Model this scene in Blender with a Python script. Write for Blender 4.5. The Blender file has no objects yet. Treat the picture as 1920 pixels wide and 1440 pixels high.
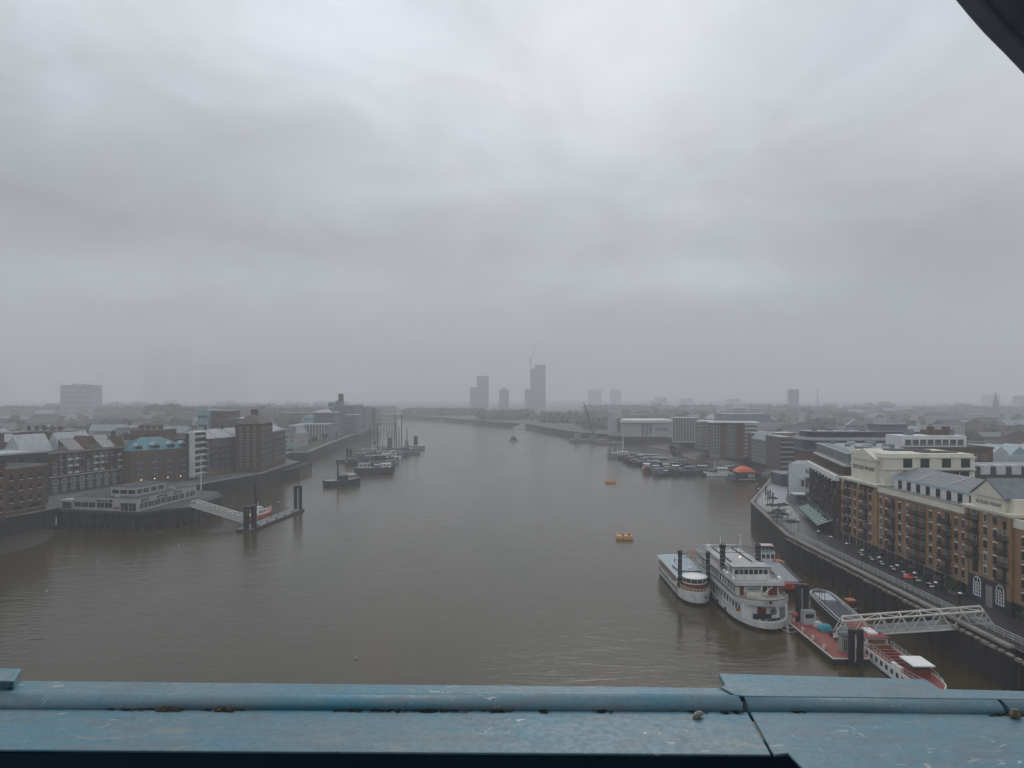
import bpy, math, random
from mathutils import Vector, Matrix
R = math.radians
random.seed(7)
sc = bpy.context.scene
COL = sc.collection
# ------------------------------------------------------------------ camera
F, HZ, CAMZ = 1387.0, 742.0, 48.0          # focal length and horizon in photo pixels, eye height above the water
cam_data = bpy.data.cameras.new('camera')
cam = bpy.data.objects.new('camera', cam_data); COL.objects.link(cam)
cam.location = (0, 0, CAMZ); cam.rotation_euler = (R(90), 0, 0)
cam_data.sensor_width = 36.0; cam_data.lens = F / 1920 * 36.0
cam_data.shift_y = (HZ - 720) / 1920.0
cam_data.clip_start = 0.05; cam_data.clip_end = 20000
sc.camera = cam
# ------------------------------------------------------------------ world: thick overcast over a low sun
SUN_EL, SUN_AZ = R(38), R(8)
w = bpy.data.worlds.new('World'); sc.world = w; w.use_nodes = True
nt = w.node_tree; nt.nodes.clear()
def wn(t, **k):
    n = nt.nodes.new(t)
    for a, b in k.items(): setattr(n, a, b)
    return n
def wm(op, a, b=None, c=None):
    n = wn('ShaderNodeMath', operation=op)
    for i, v in enumerate((a, b, c)):
        if v is None: continue
        if isinstance(v, (int, float)): n.inputs[i].default_value = v
        else: nt.links.new(v, n.inputs[i])
    return n.outputs[0]
tc = wn('ShaderNodeTexCoord'); sep = wn('ShaderNodeSeparateXYZ'); nt.links.new(tc.outputs['Generated'], sep.inputs[0])
dx, dy, dz = sep.outputs
zz = wm('ADD', wm('MAXIMUM', dz, 0.0), 0.30)
cmb = wn('ShaderNodeCombineXYZ')
nt.links.new(wm('DIVIDE', dx, zz), cmb.inputs[0]); nt.links.new(wm('DIVIDE', dy, zz), cmb.inputs[1])
def noise(scale, detail, rough, off):
    mp = wn('ShaderNodeMapping'); mp.inputs['Location'].default_value = off
    nt.links.new(cmb.outputs[0], mp.inputs[0])
    n = wn('ShaderNodeTexNoise'); n.inputs['Scale'].default_value = scale; n.inputs['Detail'].default_value = detail
    n.inputs['Roughness'].default_value = rough; n.inputs['Distortion'].default_value = 0.6
    nt.links.new(mp.outputs[0], n.inputs['Vector']); return n.outputs['Fac']
n1 = noise(1.1, 6, 0.5, (3.1, 1.7, 0.0)); n2 = noise(3.4, 8, 0.6, (7.3, 2.2, 1.0))
def lobe(az, el, sx, sz):        # a brighter or darker field of the cloud deck, in world directions
    v = Vector((math.sin(R(az)) * math.cos(R(el)), math.cos(R(az)) * math.cos(R(el)), math.sin(R(el))))
    a = wm('POWER', wm('DIVIDE', wm('SUBTRACT', dx, v.x), sx), 2.0)
    b = wm('POWER', wm('DIVIDE', wm('SUBTRACT', dz, v.z), sz), 2.0)
    return wm('EXPONENT', wm('MULTIPLY', wm('ADD', a, b), -1.0))
mr = wn('ShaderNodeMapRange', interpolation_type='SMOOTHSTEP')
nt.links.new(dz, mr.inputs[0]); mr.inputs[1].default_value = -0.02; mr.inputs[2].default_value = 0.5
mr.inputs[3].default_value = 0.44; mr.inputs[4].default_value = 0.70
L = mr.outputs[0]
L = wm('ADD', L, wm('MULTIPLY', lobe(-3, 26, 0.36, 0.17), 0.17))
L = wm('ADD', L, wm('MULTIPLY', lobe(15, 8.5, 0.12, 0.028), 0.26))
L = wm('ADD', L, wm('MULTIPLY', lobe(-22, 8.0, 0.24, 0.03), 0.11))
L = wm('SUBTRACT', L, wm('MULTIPLY', lobe(30, 10, 0.16, 0.065), 0.18))
L = wm('SUBTRACT', L, wm('MULTIPLY', lobe(-33, 13, 0.26, 0.07), 0.15))
L = wm('SUBTRACT', L, wm('MULTIPLY', lobe(-10, 11.3, 0.24, 0.022), 0.06))
nn = wm('ADD', wm('MULTIPLY', wm('SUBTRACT', n1, 0.5), 0.60), wm('MULTIPLY', wm('SUBTRACT', n2, 0.5), 0.66))
L = wm('MULTIPLY', L, wm('ADD', nn, 1.0))
rgb = wn('ShaderNodeCombineColor'); n3 = noise(2.3, 3, 0.5, (1.3, 9.2, 4.0)); tint = wm('SUBTRACT', n3, 0.5)
for i, (k, q) in enumerate(((10.1, 1.0), (10.65, -0.4), (11.5, -0.7))): nt.links.new(wm('MULTIPLY', L, wm('ADD', wm('MULTIPLY', tint, q), k)), rgb.inputs[i])
sky = wn('ShaderNodeTexSky', sky_type='NISHITA', sun_disc=False)
sky.sun_elevation = SUN_EL; sky.sun_rotation = SUN_AZ; sky.dust_density = 4.0
mix = wn('ShaderNodeMix', data_type='RGBA'); mix.inputs['Factor'].default_value = 0.985
nt.links.new(sky.outputs[0], mix.inputs['A']); nt.links.new(rgb.outputs[0], mix.inputs['B'])
bg = wn('ShaderNodeBackground'); bg.inputs['Strength'].default_value = 0.1
nt.links.new(mix.outputs['Result'], bg.inputs[0])
out = wn('ShaderNodeOutputWorld'); nt.links.new(bg.outputs[0], out.inputs['Surface'])
# ------------------------------------------------------------------ sun behind the cloud
sl = bpy.data.lights.new('sun', 'SUN'); sl.energy = 0.5; sl.angle = R(25); sl.color = (1.0, 0.97, 0.93)
so = bpy.data.objects.new('sun', sl); COL.objects.link(so)
sd = Vector((math.sin(SUN_AZ) * math.cos(SUN_EL), math.cos(SUN_AZ) * math.cos(SUN_EL), math.sin(SUN_EL)))
so.rotation_euler = sd.to_track_quat('Z', 'Y').to_euler()
# ------------------------------------------------------------------ render settings
sc.view_settings.view_transform = 'Standard'; sc.view_settings.look = 'None'
sc.view_settings.exposure = 0.0; sc.view_settings.gamma = 1.0
sc.render.engine = 'CYCLES'
cy = sc.cycles
cy.use_denoising = True; cy.denoiser = 'OPENIMAGEDENOISE'
cy.max_bounces = 5; cy.diffuse_bounces = 2; cy.glossy_bounces = 3; cy.volume_bounces = 2; cy.transparent_max_bounces = 6
cy.use_adaptive_sampling = False
cy.caustics_reflective = False; cy.caustics_refractive = False
# ------------------------------------------------------------------ pixel -> place
def W(px, py, z=0.0):
    d = F * (CAMZ - z) / (py - HZ)
    return Vector(((px - 960) / F * d, d, z))
def ZD(py, d): return CAMZ - (py - HZ) / F * d
def XD(px, d): return (px - 960) / F * d
Q = 7.0                                     # quay level above low water
# ------------------------------------------------------------------ materials
def M(name, col, rough=0.8, var=0.25, scale=0.35, metal=0.0, streak=0.0, spec=0.3, bump=0.0, col2=None):
    m = bpy.data.materials.new(name); m.use_nodes = True
    t = m.node_tree; b = t.nodes['Principled BSDF']
    b.inputs['Roughness'].default_value = rough; b.inputs['Metallic'].default_value = metal
    b.inputs['Specular IOR Level'].default_value = spec
    c = (*col, 1)
    if var <= 0:
        b.inputs['Base Color'].default_value = c; return m
    g = t.nodes.new('ShaderNodeTexCoord')
    n = t.nodes.new('ShaderNodeTexNoise'); n.inputs['Scale'].default_value = scale; n.inputs['Detail'].default_value = 8
    n.inputs['Roughness'].default_value = 0.65
    mp = t.nodes.new('ShaderNodeMapping'); mp.inputs['Scale'].default_value = (1, 1, 1 - streak)
    t.links.new(g.outputs['Object'], mp.inputs[0]); t.links.new(mp.outputs[0], n.inputs['Vector'])
    r = t.nodes.new('ShaderNodeValToRGB')
    lo, hi = (1 - var), (1 + var)
    c2 = col2 or col
    r.color_ramp.elements[0].position = 0.3; r.color_ramp.elements[1].position = 0.7
    r.color_ramp.elements[0].color = (*[min(1, x * lo) for x in col], 1)
    r.color_ramp.elements[1].color = (*[min(1, x * hi) for x in c2], 1)
    t.links.new(n.outputs['Fac'], r.inputs[0]); t.links.new(r.outputs[0], b.inputs['Base Color'])
    if bump:
        bp = t.nodes.new('ShaderNodeBump'); bp.inputs['Strength'].default_value = bump; bp.inputs['Distance'].default_value = 0.05
        t.links.new(n.outputs['Fac'], bp.inputs['Height']); t.links.new(bp.outputs[0], b.inputs['Normal'])
    return m
def MBRICK(name, c1, c2, mortar, sx=2.0, blot=0.34):
    """brick: fine bricks with sooty blotches and rain streaks"""
    m = bpy.data.materials.new(name); m.use_nodes = True
    t = m.node_tree; b = t.nodes['Principled BSDF']; b.inputs['Roughness'].default_value = 0.9
    b.inputs['Specular IOR Level'].default_value = 0.2
    g = t.nodes.new('ShaderNodeTexCoord'); s = t.nodes.new('ShaderNodeSeparateXYZ'); t.links.new(g.outputs['Object'], s.inputs[0])
    ad = t.nodes.new('ShaderNodeMath'); ad.operation = 'ADD'; t.links.new(s.outputs[0], ad.inputs[0]); t.links.new(s.outputs[1], ad.inputs[1])
    cm = t.nodes.new('ShaderNodeCombineXYZ'); t.links.new(ad.outputs[0], cm.inputs[0]); t.links.new(s.outputs[2], cm.inputs[1])
    br = t.nodes.new('ShaderNodeTexBrick'); br.inputs['Scale'].default_value = sx
    br.inputs['Color1'].default_value = (*c1, 1); br.inputs['Color2'].default_value = (*c2, 1); br.inputs['Mortar'].default_value = (*mortar, 1)
    br.inputs['Mortar Size'].default_value = 0.012; t.links.new(cm.outputs[0], br.inputs['Vector'])
    n = t.nodes.new('ShaderNodeTexNoise'); n.inputs['Scale'].default_value = 0.5; n.inputs['Detail'].default_value = 9; n.inputs['Roughness'].default_value = 0.65
    mp = t.nodes.new('ShaderNodeMapping'); mp.inputs['Scale'].default_value = (1, 1, 0.35)
    t.links.new(g.outputs['Object'], mp.inputs[0]); t.links.new(mp.outputs[0], n.inputs['Vector'])
    r = t.nodes.new('ShaderNodeMapRange'); r.inputs[1].default_value = 0.3; r.inputs[2].default_value = 0.7
    r.inputs[3].default_value = 1 - blot; r.inputs[4].default_value = 1 + blot
    t.links.new(n.outputs['Fac'], r.inputs[0])
    mx = t.nodes.new('ShaderNodeMix'); mx.data_type = 'RGBA'; mx.blend_type = 'MULTIPLY'; mx.inputs['Factor'].default_value = 1
    t.links.new(br.outputs['Color'], mx.inputs['A']); t.links.new(r.outputs[0], mx.inputs['B'])
    t.links.new(mx.outputs['Result'], b.inputs['Base Color'])
    return m
def MGLASS(name, col=(0.02, 0.025, 0.03), rough=0.12):
    m = M(name, col, rough, 0.5, 0.9, spec=0.5); return m
stock = MBRICK('yellow_stock_brick', (0.33, 0.185, 0.098), (0.25, 0.135, 0.075), (0.25, 0.20, 0.15))
stock2 = MBRICK('pale_stock_brick', (0.33, 0.215, 0.12), (0.27, 0.17, 0.095), (0.27, 0.22, 0.16))
brown_brick = MBRICK('brown_brick', (0.135, 0.088, 0.062), (0.10, 0.066, 0.048), (0.13, 0.10, 0.08))
dark_brick = MBRICK('dark_sooty_brick', (0.085, 0.06, 0.048), (0.065, 0.048, 0.04), (0.08, 0.07, 0.06))
red_brick = MBRICK('red_brick', (0.20, 0.085, 0.055), (0.16, 0.07, 0.05), (0.2, 0.14, 0.1))
plum_brick = MBRICK('plum_brick', (0.13, 0.085, 0.08), (0.10, 0.068, 0.066), (0.12, 0.1, 0.1))
cream = M('cream_stucco', (0.66, 0.64, 0.54), 0.75, 0.10, 0.5, streak=0.7)
white = M('white_paint', (0.72, 0.74, 0.74), 0.55, 0.10, 0.5, streak=0.5)
offwhite = M('weathered_white', (0.52, 0.54, 0.54), 0.7, 0.18, 0.5, streak=0.7)
palegrey = M('pale_grey_paint', (0.42, 0.45, 0.46), 0.6, 0.18, 0.4)
grey = M('mid_grey_paint', (0.22, 0.24, 0.25), 0.6, 0.22, 0.4)
slate = M('grey_slate', (0.16, 0.175, 0.19), 0.6, 0.25, 0.9)
oldslate = M('old_town_slate', (0.085, 0.088, 0.095), 0.7, 0.3, 0.5)
umber2 = MBRICK('dark_umber_brick', (0.10, 0.07, 0.055), (0.078, 0.056, 0.045), (0.09, 0.075, 0.065))
leadroof = M('lead_roof', (0.25, 0.28, 0.31), 0.5, 0.2, 0.5)
roofdark = M('dark_roofing_felt', (0.055, 0.055, 0.06), 0.8, 0.3, 0.4)
black = M('black_iron', (0.012, 0.013, 0.016), 0.55, 0.4, 1.0)
ironrail = M('dark_iron', (0.03, 0.03, 0.034), 0.6, 0.3, 2.0)
teal = M('teal_roof', (0.04, 0.155, 0.195), 0.5, 0.25, 0.4)
tealp = M('pale_teal_cladding', (0.24, 0.36, 0.38), 0.45, 0.2, 0.3)
bluegrey = M('blue_grey_cladding', (0.14, 0.17, 0.21), 0.45, 0.25, 0.3)
navy = M('navy_glass_cladding', (0.045, 0.06, 0.09), 0.3, 0.3, 0.5)
bluebal = M('blue_balcony_paint', (0.035, 0.06, 0.12), 0.5, 0.3, 0.5)
glass = MGLASS('dark_glass'); glass2 = MGLASS('grey_glass', (0.06, 0.07, 0.08), 0.2)
skyglass = MGLASS('roof_glass', (0.045, 0.04, 0.045), 0.25)
redpaint = M('red_paint', (0.42, 0.04, 0.03), 0.5, 0.2, 1.0)
maroon = M('maroon_deck_paint', (0.24, 0.05, 0.045), 0.6, 0.25, 0.8)
wine = M('wine_red_panel', (0.18, 0.025, 0.02), 0.5, 0.3, 1.0)
wood = M('varnished_wood', (0.17, 0.085, 0.04), 0.5, 0.3, 1.2)
orange = M('orange_paint', (0.72, 0.20, 0.06), 0.5, 0.2, 0.8)
tile = M('orange_roof_tile', (0.75, 0.16, 0.07), 0.6, 0.15, 1.5)
tugorange = M('faded_tug_orange', (0.46, 0.15, 0.07), 0.6, 0.3, 1.5)
lifered = M('lifeboat_orange', (0.60, 0.10, 0.04), 0.5, 0.2, 0.6)
amber = M('amber_float_paint', (0.74, 0.42, 0.17), 0.6, 0.3, 0.9)
hullblack = M('black_hull_paint', (0.018, 0.019, 0.024), 0.45, 0.4, 0.4)
hullnavy = M('navy_hull_paint', (0.028, 0.034, 0.055), 0.45, 0.4, 0.4)
def MLIT(name, col, e):
    m = M(name, col, .5, 0); b = m.node_tree.nodes['Principled BSDF']; b.inputs['Emission Color'].default_value = (*col, 1); b.inputs['Emission Strength'].default_value = e; return m
lit = MLIT('lit_warm_lamp', (1.0, .62, .30), 2.2)
deckgrey = M('grey_deck_paint', (0.40, 0.41, 0.41), 0.6, 0.2, 0.5)
deckbuff = M('buff_deck_paint', (0.40, 0.38, 0.33), 0.6, 0.2, 0.5)
roofblue = M('blue_grey_deck_paint', (0.27, 0.34, 0.38), 0.4, 0.15, 0.4)
tarp = M('teal_tarpaulin', (0.04, 0.30, 0.38), 0.6, 0.3, 1.0)
green = M('dark_green_canvas', (0.025, 0.10, 0.085), 0.7, 0.3, 1.0)
palegreen = M('pale_green_stripe', (0.30, 0.42, 0.38), 0.7, 0.2, 1.0)
quaystone = M('dark_wet_quay_wall', (0.018, 0.017, 0.018), 0.8, 0.45, 0.25, streak=0.6, bump=0.3)
coping = M('quay_coping', (0.24, 0.22, 0.20), 0.8, 0.3, 0.5)
paving = M('wet_paving', (0.045, 0.042, 0.045), 0.35, 0.3, 0.3, spec=0.5)
palepave = M('pale_wet_paving', (0.25, 0.25, 0.265), 0.4, 0.25, 0.3, spec=0.5)
timber = M('dark_wet_timber', (0.015, 0.0145, 0.016), 0.7, 0.4, 0.6, streak=0.6)
pierwhite = M('pier_weathered_white', (0.37, 0.39, 0.39), 0.7, 0.18, 0.5, streak=0.7)
steelclad = M('haze_paled_steel', (0.68, 0.69, 0.70), 0.5, 0.08, 0.03)  # raised reflectance stands in for mist over the skyscrapers
deckwood = M('jetty_decking', (0.045, 0.045, 0.048), 0.6, 0.3, 0.5)
mud = M('river_mud', (0.036, 0.025, 0.018), 0.6, 0.35, 0.12, bump=0.4)
land = M('haze_paled_ground', (0.12, 0.122, 0.118), 0.9, 0.35, 0.03)  # lightened so the far land fades as haze would make it
lawn = M('lawn_grass', (0.05, 0.06, 0.034), 0.9, 0.3, 0.2)
woodleaf = M('haze_paled_bare_wood', (0.11, 0.112, 0.095), 0.85, 0.35, 0.05)  # bare wood tone with distance haze put into the colour
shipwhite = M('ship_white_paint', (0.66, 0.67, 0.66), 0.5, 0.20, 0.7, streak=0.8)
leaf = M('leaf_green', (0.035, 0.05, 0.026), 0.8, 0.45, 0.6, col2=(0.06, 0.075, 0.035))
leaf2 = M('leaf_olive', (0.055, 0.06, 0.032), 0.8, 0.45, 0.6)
bark = M('bark', (0.05, 0.04, 0.03), 0.9, 0.3, 2.0)
truss = M('cream_truss_paint', (0.58, 0.57, 0.51), 0.55, 0.12, 1.5)
stone = M('lamp_white', (0.85, 0.85, 0.82), 0.4, 0.05, 2)
signblack = M('sign_black', (0.02, 0.025, 0.035), 0.5, 0.2, 2)
concrete = M('concrete', (0.20, 0.205, 0.205), 0.85, 0.2, 0.15)
hazyconc = M('haze_paled_concrete', (0.40, 0.405, 0.41), 0.85, 0.1, 0.05)  # haze fade of distant blocks painted in as a paler concrete
concrete2 = M('pale_concrete', (0.34, 0.34, 0.33), 0.85, 0.2, 0.15)
# ------------------------------------------------------------------ mesh builder
class MB:
    def __init__(s): s.v = []; s.f = []; s.m = []
    def poly(s, pts, m=0):
        i = len(s.v); s.v += [tuple(p) for p in pts]; s.f.append(tuple(range(i, i + len(pts)))); s.m.append(m); return s
    def box(s, x0, y0, z0, x1, y1, z1, m=0):
        if x0 > x1: x0, x1 = x1, x0
        if y0 > y1: y0, y1 = y1, y0
        if z0 > z1: z0, z1 = z1, z0
        i = len(s.v)
        s.v += [(x0,y0,z0),(x1,y0,z0),(x1,y1,z0),(x0,y1,z0),(x0,y0,z1),(x1,y0,z1),(x1,y1,z1),(x0,y1,z1)]
        s.f += [tuple(i + k for k in q) for q in ((3,2,1,0),(4,5,6,7),(0,1,5,4),(1,2,6,5),(2,3,7,6),(3,0,4,7))]
        s.m += [m] * 6; return s
    def prism(s, pts, z0, z1, m=0, mt=None, top=None):
        n = len(pts); i = len(s.v); tp = top or pts
        s.v += [(p[0], p[1], z0 if len(p) < 3 else p[2]) for p in pts] + [(p[0], p[1], z1 if len(p) < 3 else p[2]) for p in tp]
        s.f.append(tuple(i + k for k in range(n - 1, -1, -1))); s.m.append(m)
        s.f.append(tuple(i + n + k for k in range(n))); s.m.append(m if mt is None else mt)
        for k in range(n):
            l = (k + 1) % n; s.f.append((i + k, i + l, i + n + l, i + n + k)); s.m.append(m)
        return s
    def loft(s, rings, m=0, cap=True, mcap=None):
        n = len(rings[0]); i = len(s.v)
        for r in rings: s.v += [tuple(p) for p in r]
        for a in range(len(rings) - 1):
            ma = m[a] if isinstance(m, (list, tuple)) else m
            for k in range(n):
                l = (k + 1) % n
                s.f.append((i + a*n + k, i + a*n + l, i + (a+1)*n + l, i + (a+1)*n + k)); s.m.append(ma)
        if cap:
            m0 = m[0] if isinstance(m, (list, tuple)) else m
            s.f.append(tuple(i + k for k in range(n - 1, -1, -1))); s.m.append(m0)
            s.f.append(tuple(i + (len(rings)-1)*n + k for k in range(n))); s.m.append(m0 if mcap is None else mcap)
        return s
    def tube(s, p, q, r, n=8, r2=None, m=0):
        p, q = Vector(p), Vector(q); d = (q - p)
        if d.length < 1e-6: return s
        d.normalize(); a = d.orthogonal().normalized(); b = d.cross(a); r2 = r if r2 is None else r2
        ring = lambda c, rr: [c + (a * math.cos(2*math.pi*k/n) + b * math.sin(2*math.pi*k/n)) * rr for k in range(n)]
        return s.loft([ring(p, r), ring(q, r2)], m)
    def path(s, pts, r, n=6, m=0):
        for a, b in zip(pts, pts[1:]): s.tube(a, b, r, n, m=m)
        return s
    def ball(s, c, r, n=8, sz=1.0, m=0):
        rings = []
        for j in range(1, n // 2):
            t = math.pi * j / (n // 2)
            rings.append([(c[0] + r*math.sin(t)*math.cos(2*math.pi*k/n), c[1] + r*math.sin(t)*math.sin(2*math.pi*k/n), c[2] - r*sz*math.cos(t)) for k in range(n)])
        return s.loft(rings, m)
    def ring(s, c, r, r2, axis='y', n=14, m=0):
        rings = []
        for k in range(n):
            a = 2*math.pi*k/n; rr = []
            for j in range(6):
                b = 2*math.pi*j/6; q = r + r2*math.cos(b); h = r2*math.sin(b)
                u, v = q*math.cos(a), q*math.sin(a)
                rr.append({'y': (c[0]+u, c[1]+h, c[2]+v), 'x': (c[0]+h, c[1]+u, c[2]+v), 'z': (c[0]+u, c[1]+v, c[2]+h)}[axis])
            rings.append(rr)
        rings.append(rings[0]); return s.loft(rings, m, cap=False)
    def mesh(s, name, mats, smooth=False):
        me = bpy.data.meshes.new(name); me.from_pydata(s.v, [], s.f)
        for k in (mats if isinstance(mats, (list, tuple)) else [mats]): me.materials.append(k)
        me.polygons.foreach_set('material_index', s.m)
        if smooth: me.polygons.foreach_set('use_smooth', [True] * len(s.f))
        me.update(); return me
    def build(s, name, mats, parent=None, loc=(0,0,0), rz=0, smooth=False, label=None):
        return inst(s.mesh(name, mats, smooth), name, parent, loc, rz, label)
def inst(me, name, parent=None, loc=(0,0,0), rz=0, label=None):
    o = bpy.data.objects.new(name, me); COL.objects.link(o); o.parent = parent
    o.location = loc; o.rotation_euler = (0, 0, rz)
    if label: o['label'] = label
    return o
def tag(o, label, cat, group=None, kind=None):
    o['label'] = label; o['category'] = cat
    if group: o['group'] = group
    if kind: o['kind'] = kind
    return o
def thing(name, label, cat, loc=(0,0,0), rz=0, group=None):
    o = bpy.data.objects.new(name, None); COL.objects.link(o); o.location = loc; o.rotation_euler = (0, 0, rz)
    o.empty_display_size = 0.5
    return tag(o, label, cat, group)
def struct(o, label=None):
    o['kind'] = 'structure'
    if label: o['label'] = label
    return o
def copy_tree(o, parent=None):
    c = o.copy(); COL.objects.link(c); c.parent = parent
    for ch in list(o.children): copy_tree(ch, c)
    return c
def circ(cx, cy, r, n=16, ry=None): return [(cx + r*math.cos(2*math.pi*k/n), cy + (ry or r)*math.sin(2*math.pi*k/n)) for k in range(n)]
# ------------------------------------------------------------------ windows
WCACHE = {}
def win_mesh(w, h, frame, pane, arch=False, bars=(1, 0), lint=None, sill=None):
    key = (round(w,2), round(h,2), frame.name, pane.name, arch, bars, lint and lint.name, sill and sill.name)
    if key in WCACHE: return WCACHE[key]
    f = MB(); t = 0.09; a = w / 2
    f.box(-a, -0.05, 0, -a + t, 0.05, h); f.box(a - t, -0.05, 0, a, 0.05, h)
    f.box(-a + t, -0.05, 0, a - t, 0.05, t); f.box(-a + t, -0.05, h - t, a - t, 0.05, h)
    for k in range(1, bars[0] + 1):
        x = -a + w * k / (bars[0] + 1); f.box(x - 0.03, -0.045, t, x + 0.03, 0.04, h - t)
    for k in range(1, bars[1] + 1):
        z = h * k / (bars[1] + 1); f.box(-a + t, -0.042, z - 0.03, a - t, 0.035, z + 0.03)
    mats = [frame]
    if lint:
        mats.append(lint)
        if arch:
            n = 7; rise = 0.22 * w; ins, outp = [], []
            for k in range(n + 1):
                x = -a + w * k / n; u = 1 - (2 * k / n - 1) ** 2
                ins.append((x, h + rise * u * 0.6)); outp.append((x * 1.12, h + 0.16 + rise * u))
            f.prism([(p[0], p[1]) for p in ins + outp[::-1]], -0.08, 0.02, 1)
            # prism was laid flat: turn it upright
            k0 = len(f.v) - 2 * (2 * n + 2)
            for j in range(k0, len(f.v)):
                x, y, z = f.v[j]; f.v[j] = (x, z, y)
        else: f.box(-a - 0.12, -0.07, h + 0.002, a + 0.12, 0.05, h + 0.22, 1)
    if sill: mats.append(sill); f.box(-a - 0.12, -0.16, -0.16, a + 0.12, 0.05, -0.002, len(mats) - 1)
    p = MB().box(-a + t, -0.02, t, a - t, 0.03, h - t)
    WCACHE[key] = (f.mesh('window', mats), p.mesh('pane', [pane])); return WCACHE[key]
def win(parent, x, z, wm_, y=0.0, rz=0.0, pane=True):
    o = inst(wm_[0], 'window', parent, (x, y, z), rz); inst(wm_[1], 'pane', o); return o
def grid(parent, xs, zs, wm_, y=0.0, rz=0.0, skip=lambda i, j: False):
    for i, x in enumerate(xs):
        for j, z in enumerate(zs):
            if not skip(i, j):
                if rz == 0: win(parent, x, z, wm_, y)
                else: win(parent, y, z, wm_, x, rz)
def lin(a, b, n): return [a + (b - a) * (k + 0.5) / n for k in range(n)]
def frame_of(A, B, z0):
    A, B = Vector(A[:2]), Vector(B[:2]); d = B - A
    return d.length, (A.x, A.y, z0), math.atan2(d.y, d.x)
def gable(L, D, z, h, axis='x', ov=0.3, x0=0, y0=0):
    """pitched roof over a rectangle, ridge along x or y"""
    b = MB()
    if axis == 'x':
        b.loft([[(x0-ov,y0-ov,z),(x0-ov,y0+D+ov,z),(x0-ov,y0+D/2,z+h)],[(x0+L+ov,y0-ov,z),(x0+L+ov,y0+D+ov,z),(x0+L+ov,y0+D/2,z+h)]])
    else:
        b.loft([[(x0-ov,y0-ov,z),(x0+L+ov,y0-ov,z),(x0+L/2,y0-ov,z+h)],[(x0-ov,y0+D+ov,z),(x0+L+ov,y0+D+ov,z),(x0+L/2,y0+D+ov,z+h)]])
    return b
def hip(L, D, z, h, ov=0.3, x0=0, y0=0):
    i = min(L, D) / 2
    return MB().loft([[(x0-ov,y0-ov,z),(x0+L+ov,y0-ov,z),(x0+L+ov,y0+D+ov,z),(x0-ov,y0+D+ov,z)],
        [(x0+i,y0+D/2-.05 if L>D else y0+i,z+h),(x0+L-i,y0+D/2-.05 if L>D else y0+i,z+h),(x0+L-i,y0+D/2+.05 if L>D else y0+D-i,z+h),(x0+i,y0+D/2+.05 if L>D else y0+D-i,z+h)]])
def text_mesh(s, size, mat, depth=0.03):
    cu = bpy.data.curves.new('lettering', 'FONT'); cu.body = s; cu.size = size; cu.extrude = depth; cu.align_x = 'CENTER'
    o = bpy.data.objects.new('lettering', cu); me = bpy.data.meshes.new_from_object(o)
    bpy.data.objects.remove(o); me.materials.clear(); me.materials.append(mat); return me
# ================================================================== SETTING
def MWATER():
    m = bpy.data.materials.new('river_water'); m.use_nodes = True
    t = m.node_tree; b = t.nodes['Principled BSDF']
    b.inputs['Roughness'].default_value = 0.16; b.inputs['IOR'].default_value = 1.33; b.inputs['Specular IOR Level'].default_value = 0.45
    g = t.nodes.new('ShaderNodeNewGeometry')
    def nz(sc_, scale, detail, rot=0.0, dist=0.0):
        mp = t.nodes.new('ShaderNodeMapping'); mp.inputs['Scale'].default_value = sc_; mp.inputs['Rotation'].default_value = (0, 0, rot)
        t.links.new(g.outputs['Position'], mp.inputs[0])
        n = t.nodes.new('ShaderNodeTexNoise'); n.inputs['Scale'].default_value = scale; n.inputs['Detail'].default_value = detail
        n.inputs['Distortion'].default_value = dist
        t.links.new(mp.outputs[0], n.inputs['Vector']); return n.outputs['Fac']
    a = nz((0.35, 1.0, 1), 0.9, 6, R(12), 0.5); c = nz((0.4, 1.0, 1), 0.22, 4, R(-16), 0.6); e = nz((1.5, 0.4, 1), 0.014, 6, R(8), 1.2)
    def math_(op, x, y):
        n = t.nodes.new('ShaderNodeMath'); n.operation = op
        for i, v in enumerate((x, y)):
            if isinstance(v, (int, float)): n.inputs[i].default_value = v
            else: t.links.new(v, n.inputs[i])
        return n.outputs[0]
    # choppy and smooth patches: the big field scales the ripples
    amp = t.nodes.new('ShaderNodeMapRange'); amp.inputs[1].default_value = 0.35; amp.inputs[2].default_value = 0.65
    amp.inputs[3].default_value = 0.2; amp.inputs[4].default_value = 1.0; t.links.new(e, amp.inputs[0])
    hgt = math_('ADD', math_('MULTIPLY', math_('MULTIPLY', a, amp.outputs[0]), 0.42), math_('MULTIPLY', c, 0.5))
    bp = t.nodes.new('ShaderNodeBump'); bp.inputs['Strength'].default_value = 0.6; bp.inputs['Distance'].default_value = 0.5
    t.links.new(hgt, bp.inputs['Height']); t.links.new(bp.outputs[0], b.inputs['Normal'])
    r = t.nodes.new('ShaderNodeValToRGB'); r.color_ramp.elements[0].position = 0.36; r.color_ramp.elements[1].position = 0.66
    r.color_ramp.elements[0].color = (0.056, 0.038, 0.013, 1); r.color_ramp.elements[1].color = (0.038, 0.033, 0.012, 1)
    t.links.new(e, r.inputs[0]); t.links.new(r.outputs[0], b.inputs['Base Color'])
    return m
struct(MB().poly([(-4200,-100,0),(4200,-100,0),(4200,6150,0),(-4200,6150,0)]).build('river_water', MWATER()), 'brown silty river with wind ripples running between the two banks')
LEFT_EDGE = [(-178,-100),(-177,120),(-172,246),(-167.5,262),(-163,300),(-144,344),(-132.5,389),(-133,460),(-158,500),(-160,531),(-148,531),(-161,685),(-178,948),(-203,1115),(-262,1160),(-620,1310),(-3390,1500)]
RIGHT_EDGE = [(82,-100),(81.6,120),(81.2,216),(92.6,284),(137,384),(176,440),(168,482),(157,546),(160,646),(155,731),(78,815),(50,930),(28,1056),(-52,1210),(-130,1387),(-222,1548),(-282,1624),(-720,1720),(-3390,1900)]
g = MB()
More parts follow.
